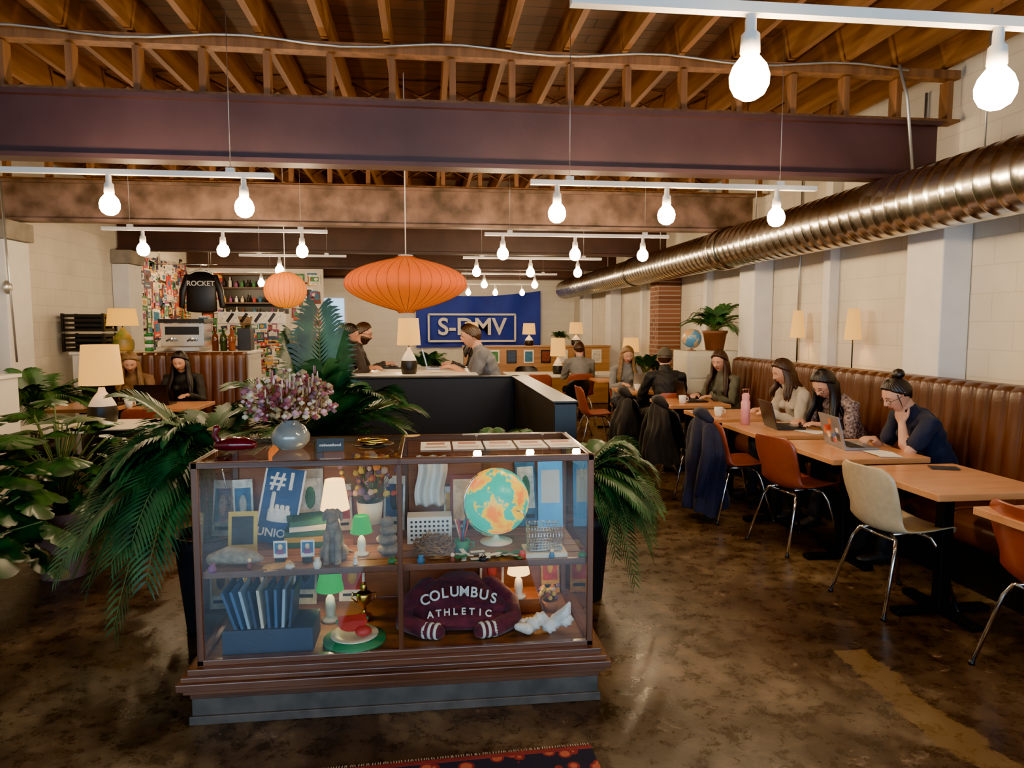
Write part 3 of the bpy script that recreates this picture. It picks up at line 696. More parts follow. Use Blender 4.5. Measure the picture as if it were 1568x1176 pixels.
shirt('hanging_sweatshirt',(-3.66,12.2,2.42),.1,BLACK,'ROCKET',PAPER)
b=MB(); b.tube([(-4.4,12.2,2.555),(-3.4,12.2,2.555)],.012,CHROME,8); b.tube([(-3.5,12.2,2.555),(-3.5,12.2,3.44)],.006,CHROME,6); b.tube([(-4.3,12.2,2.555),(-4.3,12.2,3.44)],.006,CHROME,6); b.obj('clothes_rail')
b=MB() # dark wall shelf with bottles
b.box((0,.0,0),(1.2,.03,.85),BLACK)
for z in (-.4,-.12,.16,.41): b.box((0,-.12,z),(1.2,.24,.025),wood('shelf_w','#3a2416','#5a3a22',0))
random.seed(5)
for z in (-.385,-.105,.175):
    for i in range(11): 
        x=-.54+i*.108; hh=random.uniform(.1,.2); b.lathe([(0,0),(.03,0),(.03,hh*.6),(.012,hh*.75),(.012,hh),(0,hh)],random.choice(PM),(x,-.12,z),10)
b.obj('wall_shelf',(-3.25,14.12,2.1))
# ------------------------------------------------------------------ far area
b=MB()
BLU=mat('banner_blue','#1c36a0',.7,var=.12,vs=3)
def bf(u,v):
    return V((-.3+3.3*u, 18.9-.04*math.sin(u*19+v*2)-.03*math.sin(u*9), 2.42-1.45*v-.12*math.sin(pi*u)*(1-v)+.05*u))
b.sheet(bf,60,16,BLU)
Tb=TR((1.17,18.78,1.5),(R(90),0,0)); b.text('S-DMV',.62,PAPER,Tb,.004)
for (c,d) in (((1.17,18.77,1.84),(2.3,.01,.05)),((1.17,18.77,1.14),(2.3,.01,.05)),((.03,18.77,1.49),(.05,.01,.7)),((2.31,18.77,1.49),(.05,.01,.7))): b.box(c,d,PAPER)
b.obj('wall_banner')
OAK=wood('oak_panel','#8f6238','#b98852',0,4,.5)
b=MB(); b.box((2.15,14.0,.575),(2.9,.35,1.13),OAK); b.box((2.15,14.0,1.145),(2.95,.4,.03),OAK)
for i in range(8): 
    x=.95+i*.34; b.box((x,13.815,.95),(.2,.012,.26),PAPER if i%2 else BLACK); b.box((x,13.807,.95),(.15,.006,.2),PM[(i*5)%12])
b.obj('low_display_partition',bevel=.004)
lamp((2.95,14.0,1.162),.46,.15); lamp((2.0,14.0,1.162),.44,.14); lamp((.85,14.0,1.162),.46,.15)
b=MB(); b.box((2.3,11.9,.73),(2.0,.9,.04),WT)
for x in(1.4,3.2):
    for y in(11.55,12.25): b.box((x,y,.355),(.05,.05,.71),BLKM)
b.obj('long_white_table',bevel=.004)
lamp((2.17,11.75,.752),.6,.14); 
table(2.5,3.2,10.3,10.85)
b=MB(); b.box((3.6,12.35,.42),(.4,.4,.84),OAK); b.obj('side_cabinet',bevel=.004); lamp((3.6,12.35,.842),.5,.16)
for p,r in (((1.7,11.05,0),0),((2.4,11.15,0),.0),((1.8,12.75,0),pi),((2.0,9.9,0),.5)): shell_chair(p,r,BLACK if r else ORC)
b=MB(); SKB=emis('daylight_pane','#a9cdf2',3.0)
b.box((-2.5,18.95,1.35),(.9,.06,2.1),WHITE); b.box((-2.5,18.91,1.5),(.7,.02,1.5),SKB); b.box((-2.5,18.9,1.5),(.03,.02,1.5),WHITE); b.box((-2.5,18.9,1.5),(.7,.02,.03),WHITE); b.obj('door_1')
# ------------------------------------------------------------------ display case
CW=wood('case_walnut','#3e2111','#74462a',0,6,.35,.5); CWv=wood('case_walnut_v','#3e2111','#74462a',2,6,.35,.5); PL=mat('painted_plinth','#4e443c',.6,var=.3,vs=10)
GL=glassmat('case_glass')
x0,x1,y0,y1=-.92,.68,2.84,3.46; cxx=(x0+x1)/2; cyy=(y0+y1)/2; w=x1-x0; d=y1-y0
b=MB()
b.box((cxx,cyy,.055),(w+.04,d+.04,.11),PL)
b.box((cxx,cyy,.018),(w+.06,d+.06,.036),PL)
for zz,ex,hh in ((.12,.05,.03),(.145,.09,.025),(.17,.13,.03),(.195,.1,.02),(.215,.06,.025)): b.box((cxx,cyy,zz),(w+ex,d+ex,hh),CW)
t=.026
for X in (x0+t/2,x1-t/2):
    for Y in (y0+t/2,y1-t/2): b.box((X,Y,.63),(t,t,.83),CWv)
b.box((cxx,y0+t/2,.63),(t*.8,t*.7,.83),CWv)
for Y in (y0+t/2,y1-t/2): b.box((cxx,Y,1.032),(w+.008,t,.026),CW); b.box((cxx,Y,.238),(w,t,.024),CW)
for X in (x0+t/2,x1-t/2): b.box((X,cyy,1.032),(t,d,.026),CWv); b.box((X,cyy,.238),(t,d,.024),CWv)
b.box((cxx,cyy,1.032),(t*.8,d,.024),CWv)
SHW=wood('shelf_slats','#6a4426','#8f6238',0,5,.5)
b.box((cxx,cyy,.232),(w-.03,d-.03,.012),SHW)
for i in range(6): b.box((cxx,y0+.08+i*.095,.588),(w-.05,.085,.014),SHW)
b.box((cxx,y0+.035,.585),(w-.05,.016,.028),CW)
BK=wood('case_back','#7a4222','#a05e2e',0,5,.5)
b.box((cxx,y1-.012,.63),(w-.05,.012,.79),BK)
for X in (cxx-.4,cxx,cxx+.4): b.box((X,y1-.022,.63),(.04,.01,.79),CWv)
case=b.obj('display_case',bevel=.003)
b=MB()
def quad(a,bb,c,dd): b.add([a,bb,c,dd],[(0,1,2,3)],GL,False)
zt=1.046
quad((x0+t,y0+.008,.25),(cxx-.01,y0+.008,.25),(cxx-.01,y0+.008,1.02),(x0+t,y0+.008,1.02)); quad((cxx+.01,y0+.008,.25),(x1-t,y0+.008,.25),(x1-t,y0+.008,1.02),(cxx+.01,y0+.008,1.02))
quad((x0+.008,y0+t,.25),(x0+.008,y1-t,.25),(x0+.008,y1-t,1.02),(x0+.008,y0+t,1.02)); quad((x1-.008,y0+t,.25),(x1-.008,y1-t,.25),(x1-.008,y1-t,1.02),(x1-.008,y0+t,1.02))
quad((x0+.01,y0+.01,zt),(x1-.01,y0+.01,zt),(x1-.01,y1-.01,zt),(x0+.01,y1-.01,zt))
o=b.obj('glass_panes'); o.parent=case
zs=.596; zl=.239
GOLD=mat('gold_brass','#d4a848',.25,1,var=.1); CER=mat('cream_ceramic','#e6dcc4',.3,var=.05)
def minilamp(loc,h,w,sh,basem):
    b=MB(); b.lathe([(w*.95,h*.58),(w*.62,h),(w*.6,h),(w*.93,h*.58)],sh,n=30); b.lathe([(0,0),(w*.6,0),(w*.62,h*.05),(w*.3,h*.1),(w*.38,h*.25),(w*.3,h*.42),(w*.1,h*.5),(w*.08,h*.6)],basem,n=24)
    b.sph((0,0,h*.74),w*.28,emis('mini_bulb','#ffd494',300),10,6); b.obj('small_table_lamp',loc)
WS=shademat('glow_white_shade','#ffc874',6,.1,60,'#c0a878'); GS=shademat('green_glass_shade','#10b048',1.3,.1,60,'#0c7030')
GRP=mat('green_pad','#2c7d4e',.6)
b=MB()
for i,(c,ww) in enumerate((('#2a6a4a',.2),('#c9a23a',.19),('#2a5c48',.2),('#d8d0bc',.17),('#23604a',.18))): b.box((0,0,.012+i*.025),(ww,.14,.023),mat('book'+c,c,.6),rot=(0,0,.1*i-.1)); b.box((0,.004,.012+i*.025),(ww-.008,.136,.017),PAPER,rot=(0,0,.1*i-.1))
b.obj('book_stack',(-.54,3.22,zs))
minilamp((-.41,3.12,zs+.0),.31,.066,WS,CER)
minilamp((-.29,3.03,zs),.17,.05,GS,CER)
b=MB() # animal statue (seated dog)
ST=mat('grey_stone','#75695a',.8,var=.35,vs=30,bump=.4)
b.loft([(0,.03,.02),(0,.03,.07),(0,.015,.12),(0,0,.165)],[(.045,.055),(.042,.05),(.034,.036),(.025,.027)],ST,20); b.sph((0,-.012,.195),(.03,.036,.03),ST,18,12); b.loft([(0,-.03,.19),(0,-.06,.183)],[.017,.012],ST,12)
for s in(-1,1): b.loft([(s*.022,-.02,.12),(s*.024,-.035,.06),(s*.024,-.04,.012)],[.015,.012,.013],ST,12); b.sph((s*.024,-.052,.008),(.014,.02,.008),ST,12,8); b.sph((s*.04,.02,.03),(.02,.04,.03),ST,14,10); b.loft([(s*.02,0,.215),(s*.033,.002,.2),(s*.036,0,.175)],[.008,.01,.006],ST,8)
b.loft([(0,.08,.015),(.04,.09,.015),(.07,.07,.015)],[.01,.009,.005],ST,8)
b.obj('dog_statue',(-.4,2.96,zs))
b=MB() # flower basket
b.lathe([(0,0),(.05,0),(.06,.1),(.055,.1)],CER,n=24); random.seed(9)
FL=[mat('flower'+c,c,.8,var=.2) for c in ('#c9772c','#a8412c','#d6b04a','#7a5a6a','#c9a58c')]
for i in range(110):
    a=random.uniform(0,6.28); r=random.uniform(0,.13); z=random.uniform(.13,.32); p=V((r*math.cos(a),r*math.sin(a)*.8,z)); b.tube([(0,0,.08),p],.0015,STEM,4); b.sph(p,random.uniform(.008,.018),random.choice(FL),8,6,fn=lambda d:1+.25*math.sin(9*d.x+7*d.y))
b.obj('flower_arrangement',(-.27,3.24,zs+.08)); 
b=MB(); b.box((0,0,.04),(.14,.14,.08),CW); b.obj('wooden_block',(-.27,3.24,zs),bevel=.004)
b=MB() # stone stack
for i,(r,z) in enumerate(((.05,.025),(.045,.068),(.038,.108),(.03,.14))): b.sph((.004*(-1)**i,0,z),(r,r*.8,.025),ST,18,12,fn=lambda d:1+.08*math.sin(5*d.x+3*d.y))
b.obj('stacked_stones',(-.175,3.02,zs))
PN=mat('pennant_blue','#27507e',.7); b=MB(); b.box((0,0,.17),(.17,.012,.34),PN)
for q in((-.085,.17),(.085,.17)): b.box((q[0],-.007,q[1]),(.008,.004,.34),PAPER)
b.text('#1',.11,PAPER,TR((0,-.008,.28),(R(90),0,0)))
b.loft([(0,-.01,.1),(0,-.01,.15)],[(.05,.006),(.05,.006)],PAPER,20); 
for i in range(4): b.loft([(-.035+i*.023,-.012,.14),(-.035+i*.023,-.012,.17 if i else .225)],[(.01,.006)]*2,PAPER,10)
b.text('UNION',.05,PAPER,TR((0,-.008,.045),(R(90),0,0)))
b.obj('felt_pennant_sign',(-.7,3.24,zs),rot=(R(-8),R(10),0))
b=MB(); b.box((0,0,.09),(.12,.01,.18),mat('yellow_card','#c9a640',.6)); b.box((.0,-.006,.1),(.09,.004,.12),PM[2]); b.obj('framed_card',(-.8,3.1,zs),rot=(R(-10),0,0))
for X in(-.615,-.505):
    b=MB(); b.box((0,0,.055),(.055,.006,.07),PAPER); b.box((0,-.004,.06),(.045,.003,.045),PM[3]); b.sph((0,-.006,.065),(.01,.003,.013),PM[9],10,8); b.box((0,-.006,.045),(.028,.003,.02),PM[6]); b.box((0,.0,.01),(.04,.03,.02),BLACK); b.obj('photo_card',(X,2.97,zs))
papers((-.62,2.9,zs),.3,.1,.07,3,'paper_notes',mat('kraft','#b99a64',.8)); 
b=MB(); b.loft([(-.09,0,.03),(-.03,0,.045),(.06,0,.035),(.1,0,.025)],[(.03,.025),(.04,.035),(.035,.03),(.015,.012)],mat('driftwood','#8d8370',.85,var=.3,vs=25,bump=.4),16,(0,1,0)); b.obj('driftwood_piece',(-.79,2.95,zs))
b=MB() # nest
random.seed(11); TW=mat('twigs','#8a6236',.9,var=.4)
for i in range(300):
    a=random.uniform(0,6.28); l=random.uniform(.3,.9); r=random.uniform(.03,.09); z=random.uniform(.01,.08)*(1 if r<.07 else .7)
    b.tube([(r*math.cos(a),r*math.sin(a),z),(r*1.05*math.cos(a+l/2),r*1.05*math.sin(a+l/2),z+random.uniform(-.012,.02)),(r*math.cos(a+l),r*math.sin(a+l),max(.004,z+random.uniform(-.015,.015)))],.0018,TW,4)
b.obj('bird_nest',(.02,3.0,zs))
b=MB()
b.box((0,0,.06),(.2,.1,.12),PAPER)
for i in range(9):
    for j in range(5): b.box((-.08+i*.02,-.051,.02+j*.02),(.01,.002,.01),BLACK)
b.obj('perforated_box',(0.0,3.2,zs),bevel=.003)
b=MB(); b.sheet(lambda u,v:V((-.07+.14*u+.01*math.sin(v*6),.02*math.sin(u*14)+.01*math.sin(v*5),.36-.24*v)),30,16,PAPER); b.obj('hanging_cloth',(.01,3.37,zs),solid=.002)
b=MB(); b.box((0,0,.14),(.2,.006,.24),mat('red_print','#8c3a2c',.6)); b.box((0,-.004,.14),(.17,.003,.2),PM[9]); b.obj('framed_print',(.2,3.37,zs),rot=(R(-4),0,0))
globe((.3,3.14,zs),.148,globemat('globe_lit','#00a890',('#f0c400','#f07800'),1.7),R(200),CER)
b=MB() # wire basket
for i in range(9): z=.01+i*.012; b.tube([(-.07,-.05,z),(.07,-.05,z),(.07,.05,z),(-.07,.05,z),(-.07,-.05,z)],.0015,CHROME,4)
for i in range(12):
    for s in(-1,1): b.tube([(-.07+i*.0127,s*.05,.01),(-.07+i*.0127,s*.05,.106)],.0013,CHROME,4)
b.tube([(-.07,0,.106),(-.09,0,.16),(-.12,0,.17)],.003,CHROME,6); b.box((0,0,.008),(.14,.1,.003),CHROME); b.obj('wire_basket',(.49,2.96,zs+.02))
b=MB(); b.box((0,0,.01),(.18,.14,.02),mat('cream_box','#cfc6ae',.6)); b.obj('flat_box',(.49,2.96,zs),bevel=.002)
b=MB(); random.seed(4)
for i in range(26):
    a=random.uniform(0,6.28); x=random.uniform(-.16,.16); y=random.uniform(-.04,.04)
    b.box((x,y,.004+.0007*i),(.06,.02,.001),GRP if i%2 else PAPER,rot=(random.uniform(-.1,.1),random.uniform(-.1,.1),a))
b.obj('scattered_leaves',(.27,2.93,zs))
b=MB(); b.lathe([(0,0),(.03,0),(.034,.05),(.03,.05),(.028,.01)],GRP,n=20); b.tube([(.032,0,.04),(.052,0,.035),(.05,0,.015),(.031,0,.012)],.004,GRP,6)
for i in range(6): b.tube([(0,0,.02),(.03*math.cos(i),.02*math.sin(i),.14)],.003,PM[(i*3)%12],6)
b.obj('pencil_mug',(.14,3.03,zs))
b=MB(); b.box((0,0,.17),(.12,.008,.34),mat('glowing_blue_card','#4aa8e0',.4,em=.35)); b.box((0,-.005,.2),(.09,.003,.16),PAPER); b.obj('framed_card',(.585,3.34,zs),rot=(R(-5),0,0))  # no lamp: emission puts a blue glow into the card
def prints(name,loc,specs):
    random.seed(len(specs)*7); b=MB()
    for i,(x,w_,h_,c1,c2) in enumerate(specs):
        T=TR((x,.012*(i%3),0),(R(-7),random.uniform(-.05,.05),0)); b.box((0,0,h_/2),(w_,.006,h_),PM[c1],T); b.box((0,-.004,h_*.55),(w_*.8,.002,h_*.6),PM[c2],T); b.box((0,-.005,h_*.14),(w_*.7,.002,h_*.06),PM[2],T); b.sph((0,-.006,h_*.55),(w_*.2,.003,h_*.18),PM[(c2+4)%12],10,6,T=T)
    b.obj(name,loc)
prints('postcard_display',(0,3.38,zs),[(-.86,.09,.26,1,3),(-.56,.12,.3,7,1),(-.42,.11,.22,1,0),(-.17,.1,.26,11,10),(.12,.1,.2,1,4),(.42,.12,.24,9,5),(.48,.1,.34,3,1)])
prints('postcard_display',(0,3.40,zl),[(-.84,.1,.24,1,4),(-.6,.11,.28,7,10),(-.38,.12,.22,1,0),(.3,.12,.24,1,8),(.6,.09,.26,4,0)])
b=MB(); random.seed(31)
for i in range(12):
    x=-.86+i*.135+random.uniform(-.02,.02); y=random.uniform(-.015,.015); m=random.choice(PM); hh=random.uniform(.03,.06)
    if i%3==0: b.lathe([(0,0),(.014,0),(.018,hh*.5),(.01,hh*.8),(.012,hh),(0,hh)],m,(x,y,0),14)
    elif i%3==1: b.loft([(x,y,.008),(x,y,hh*.7)],[(.012,.01),(.008,.007)],m,10); b.sph((x,y,hh*.95),.009,PM[9],10,8)
    else: b.sph((x,y,.012),(.02,.014,.012),m,12,8,fn=lambda d:1+.15*math.sin(7*d.x)); b.tube([(x-.012,y,.02),(x,y,.035),(x+.012,y,.02)],.002,m,5)
b.obj('souvenir_trinkets',(.02,2.885,zs))
b=MB(); NB=mat('navy_box','#22324a',.6); b.box((0,0,.05),(.36,.2,.1),NB)
for i in range(9):
    c=['#20466e','#2a5a86','#8fa6b8','#1b3454','#d0c8b4'][i%5]; b.box((-.15+i*.03,0,.16),(.012,.17,.2),mat('folder'+c,c,.6),rot=(0,R(-18+3*i),0))
b.obj('file_box_with_folders',(-.66,3.0,zl),bevel=.002)
minilamp((-.45,3.2,zl),.25,.065,GS,CER)
b=MB(); b.lathe([(0,0),(.035,0),(.035,.02),(.012,.03),(.01,.06),(.03,.08),(.035,.12),(.03,.125)],GOLD,n=24)
for s in(-1,1): b.tube([(s*.032,0,.08),(s*.055,0,.1),(s*.05,0,.125),(s*.033,0,.12)],.004,GOLD,6)
b.sph((0,0,.145),(.016,.016,.03),GOLD,12,8); b.obj('gold_trophy',(-.3,3.2,zl))
b=MB(); b.lathe([(0,0),(.05,0),(.1,.012),(.098,.016),(.05,.006),(0,.005)],CER,n=36,T=TR((0,0,.02))); b.lathe([(0,0),(.13,0),(.13,.017),(0,.017)],GRP,n=36)
WM=mat('melon_red','#c23a34',.45); 
def wedge(T):
    n=14; vs=[];
    for s in (-.5,.5):
        vs.append(V((0,s*.03,.06)))
        for i in range(n+1): a=pi+pi*i/n; vs.append(V((.06*math.cos(a),s*.045,.06+.05*math.sin(a))))
    k=n+2; fs=[tuple(range(k-1,-1,-1)),tuple(range(k,2*k))]+[(i,(i+1)%k,(i+1)%k+k,i+k) for i in range(k)]
    b.add(vs,fs,WM,False,T); b.tube([V((.062*math.cos(pi+pi*i/n),0,.06+.053*math.sin(pi+pi*i/n))) for i in range(n+1)],.006,GRP,8,T=T); 
wedge(TR((-.01,.0,.05),(R(20),0,.2))); b.sph((.04,-.03,.055),(.035,.028,.022),WM,16,10); b.obj('watermelon_plate',(-.32,2.97,zl+.002))
# sweatshirt
MAR=mat('maroon_fleece','#571a28',.9,var=.3,vs=20,bump=.3,sheen=.15); b=MB()
fd=lambda a,t:1+.22*noise.noise(V((math.cos(a)*2.2,math.sin(a)*2.2,t*3)))+.03*math.sin(9*a+8*t)
b.loft([(0,.17,.05),(0,.1,.10),(0,.0,.09),(0,-.09,.05)],[(.13,.05),(.2,.06),(.215,.055),(.19,.035)],MAR,48,(1,0,0),fold=fd)
b.loft([(0,.14,.15),(0,.05,.14),(0,-.03,.09)],[(.09,.05),(.17,.05),(.2,.05)],MAR,44,(1,0,0),fold=fd)
for s in(-1,1):
    b.loft([(s*.14,.08,.14),(s*.22,.02,.09),(s*.24,-.07,.05),(s*.15,-.13,.035)],[.05,.05,.042,.036],MAR,20,(0,0,1),fold=lambda a,t:1+.09*math.sin(4*a+18*t))
    b.loft([(s*.15,-.13,.035),(s*.09,-.145,.032)],[.034,.03],MAR,18,(0,0,1))
    for q in (.15,.125,.1): b.loft([(s*q,-.13-(.15-q)*.25,.035),(s*(q-.01),-.134-(.15-q)*.25,.035)],[.0355,.035],PAPER,18,(0,0,1),False)
st='COLUMBUS'
for i,ch in enumerate(st):
    t=(i-3.5)/3.5; b.text(ch,.06,PAPER,TR((t*.15,-.055,.172-.035*t*t),(R(62),R(14)*t,0)),.003)
st='ATHLETIC'
for i,ch in enumerate(st):
    t=(i-3.5)/3.5; b.text(ch,.04,PAPER,TR((t*.125,-.112,.105-.012*t*t),(R(55),R(6)*t,0)),.003)
b.obj('folded_sweatshirt',(.13,3.09,zl),rz=-.05)
minilamp((.41,3.2,zl+.07),.2,.056,WS,CER)
b=MB(); b.box((0,0,.035),(.2,.15,.07),BK); b.obj('wooden_block',(.41,3.25,zl),bevel=.004)
b=MB(); SHW2=mat('shell_white','#e0dcd4',.5,var=.2,vs=20)
for i in range(6): b.sph((.035*i-.09,.01*(-1)**i,.03+.012*(i%3)),(.035,.026,.03),SHW2,14,10,fn=lambda d:1+.15*math.sin(8*d.x+6*d.z))
b.loft([(.05,0,.05),(.09,-.02,.1),(.1,-.02,.13)],[.03,.022,.008],SHW2,14); b.loft([(-.08,-.03,.03),(-.13,-.05,.05)],[.025,.015],SHW2,14); b.obj('seashell_pile',(.5,2.97,zl))
b=MB(); random.seed(6); b.lathe([(0,0),(.03,0),(.04,.05),(.035,.05)],mat('amber_pot','#a8682c',.4),n=20)
for i in range(24): p=V((random.uniform(-.05,.05),random.uniform(-.04,.04),random.uniform(.06,.12))); b.tube([(0,0,.04),p],.0015,STEM,4); b.sph(p,.011,random.choice(FL),8,6)
b.obj('flower_arrangement',(.56,3.2,zl))
# on top of case
zt=1.048
b=MB(); random.seed(21)
GV=mat('grey_glass_vase','#8f9592',.12,.3,var=.1)
b.lathe([(0,0),(.05,0),(.078,.03),(.082,.06),(.06,.095),(.035,.115),(.04,.125),(.036,.125),(.03,.115)],GV,n=36)
FD=[mat('dried'+c,c,.9,var=.3) for c in ('#a0606a','#c89aa0','#d8c8a4','#8a4048','#c0aa80','#7c5a62','#dcc0b8','#9a8a64')]
for i in range(400):
    a=random.uniform(0,6.28); r=.19*math.sqrt(random.random()); z=.12+random.uniform(0,.18)*(1.25-r*3)+.02; p=V((r*math.cos(a),r*.8*math.sin(a),z))
    if i%2==0: b.tube([(0,0,.1),p*.5+V((0,0,.07)),p],.0012,TW,3)
    b.sph(p,random.uniform(.005,.013),random.choice(FD),7,5,fn=lambda d:1+.3*math.sin(9*d.x+7*d.y))
for i in range(50):
    a=random.uniform(0,6.28); l=random.uniform(.18,.34); p=V((math.cos(a)*.13,math.sin(a)*.1,l)); b.tube([(0,0,.1),p*.6,p],.0013,TW,3); b.sph(p,(.004,.004,.02),random.choice(FD),6,5); b.sph(p-V((math.cos(a)*.012,0,.03)),(.005,.005,.014),random.choice(FD),6,5)
b.obj('dried_flower_vase',(-.59,3.12,zt))
b=MB(); RG=mat('red_glass','#5a101a',.12,var=.2,coat=.5)
b.loft([(-.07,0,.03),(-.03,0,.035),(.03,0,.035),(.07,0,.03)],[(.025,.02),(.045,.03),(.045,.03),(.02,.018)],RG,24,(0,1,0)); b.loft([(-.065,0,.04),(-.085,0,.075),(-.075,0,.1)],[.016,.012,.016],RG,14); b.loft([(-.08,0,.1),(-.11,0,.097)],[.012,.005],mat('duck_beak','#a8742c',.5),10); b.obj('duck_dish',(-.8,3.05,zt))
b=MB(); b.box((0,0,.0),(.11,.012,.055),BLACK); b.text('midwesthood',.016,PAPER,TR((0,-.007,0),(R(90),0,0)),.0005); b.box((0,.02,-.02),(.09,.04,.012),BLACK); b.obj('small_sign',(-.41,3.02,zt+.028))
b=MB(); b.lathe([(0,0),(.06,0),(.09,.016),(.087,.019),(.058,.004)],BLACK,n=32)
for k in range(3): b.tube([(math.cos(i*.4+k)*(.045+.008*k),math.sin(i*.4+k)*.03,.02+.006*k+.003*math.sin(i)) for i in range(17)],.006,GOLD,6)
b.obj('gold_chain_dish',(-.24,3.1,zt))
b=MB()
MRD=mat('brick_red_ink','#a5563c',.6)
for i in range(5):
    b.box((-.27+i*.14,0,.0012),(.13,.2,.0016),PAPER); b.box((-.27+i*.14,.05,.0024),(.08,.05,.0008),MRD); b.box((-.27+i*.14,-.03,.0024),(.1,.006,.0008),MRD); b.box((-.27+i*.14,-.05,.0024),(.09,.006,.0008),BLACK)
b.obj('printed_menus',(.3,3.1,zt))
# ------------------------------------------------------------------ rug
m,nt,bb=newmat('rug_pattern'); N=nt.nodes; L=nt.links
tc=N.new('ShaderNodeTexCoord'); vo=N.new('ShaderNodeTexVoronoi'); vo.inputs['Scale'].default_value=16; L.new(tc.outputs['Object'],vo.inputs['Vector'])
r=N.new('ShaderNodeValToRGB'); r.color_ramp.interpolation='CONSTANT'; e=r.color_ramp.elements; e[0].color=S('#b8583a'); e[1].position=.3; e[1].color=S('#802826'); q=e.new(.42); q.color=S('#1d1c2c')
L.new(vo.outputs['Distance'],r.inputs[0]); L.new(r.outputs[0],bb.inputs['Base Color']); bb.inputs['Roughness'].default_value=.95
b=MB(); b.box((0,0,.006),(1.07,1.5,.012),m)
b.box((0,.735,.0075),(1.07,.02,.013),mat('rug_red','#7c2a26',.95)); 
for i in range(110): b.tube([(-.53+i*.00972,.75,.008),(-.53+i*.00972+random.uniform(-.004,.004),.775,.003)],.002,PAPER,4)
b.obj('patterned_rug',(.085,1.715,0),rz=.04)
# ------------------------------------------------------------------ people
def smooth(a,b_,x):
    t=min(1,max(0,(x-a)/(b_-a))); return t*t*(3-2*t)
def headpt(d,off=0):
    x,y,z=d.x,d.y,d.z
    sx,sy,sz=.074,.094,.116
    px,py,pz=x*sx,y*sy,z*sz
    t=max(0,-z)
    px*=1-.30*t**1.4; 
    if y<0: py*=1-.42*t
    else: py*=1-.05*t
    if z>0 and y<0: py*=1.06
    g=math.exp
    if y>0:
        zn=pz/.116; w=smooth(0,.4,y)
        pr=0
        if zn<.2:
            pr=smooth(.2,-.2,zn)*(1-smooth(-.2,-.33,zn)) if zn>-.4 else 0
        wn=.009+.007*smooth(.1,-.25,zn)
        py+=w*.023*g(-(px/wn)**2)*pr
        py-=w*.009*g(-((abs(px)-.031)/.014)**2-((zn-.04)/.12)**2)
        py+=w*.004*g(-((abs(px)-.028)/.02)**2-((zn-.22)/.07)**2)
        py+=w*.006*g(-(px/.02)**2-((zn+.44)/.045)**2)+w*.0055*g(-(px/.018)**2-((zn+.55)/.045)**2)
        py-=w*.004*g(-(px/.02)**2-((zn+.67)/.05)**2)
        py+=w*.007*g(-(px/.022)**2-((zn+.83)/.1)**2)
        py+=w*.003*g(-((abs(px)-.04)/.018)**2-((zn+.15)/.15)**2)
    p=V((px,py,pz))
    if off: p+=V((x,y,z)).normalized()*off
    return p
def shell_pts(fn,nu=72,nv=56):
    vs=[];fs=[]
    for j in range(nv+1):
        p=pi*j/nv
        for i in range(nu):
            a=2*pi*i/nu; d=V((math.sin(p)*math.cos(a),math.sin(p)*math.sin(a),math.cos(p))); vs.append(fn(d,a,p))
    for j in range(nv):
        for i in range(nu): fs.append((j*nu+i,(j+1)*nu+i,(j+1)*nu+(i+1)%nu,j*nu+(i+1)%nu))
    return vs,fs
EYEW=mat('eye_white','#cfc8be',.3,var=.02); IRIS=mat('iris_dark','#2a1a10',.15,var=.1); LIP=mat('lips','#9c5044',.4,var=.08)
def ik(a,t,l1,l2,pole):
    d=t-a; Ld=min(d.length,l1+l2-.004); Ld=max(Ld,abs(l1-l2)+.02); u=d.normalized(); x=(l1*l1-l2*l2+Ld*Ld)/(2*Ld); h=math.sqrt(max(0,l1*l1-x*x))
    p=V(pole)-u*V(pole).dot(u); p.normalize(); return a+u*x+p*h, a+u*Ld
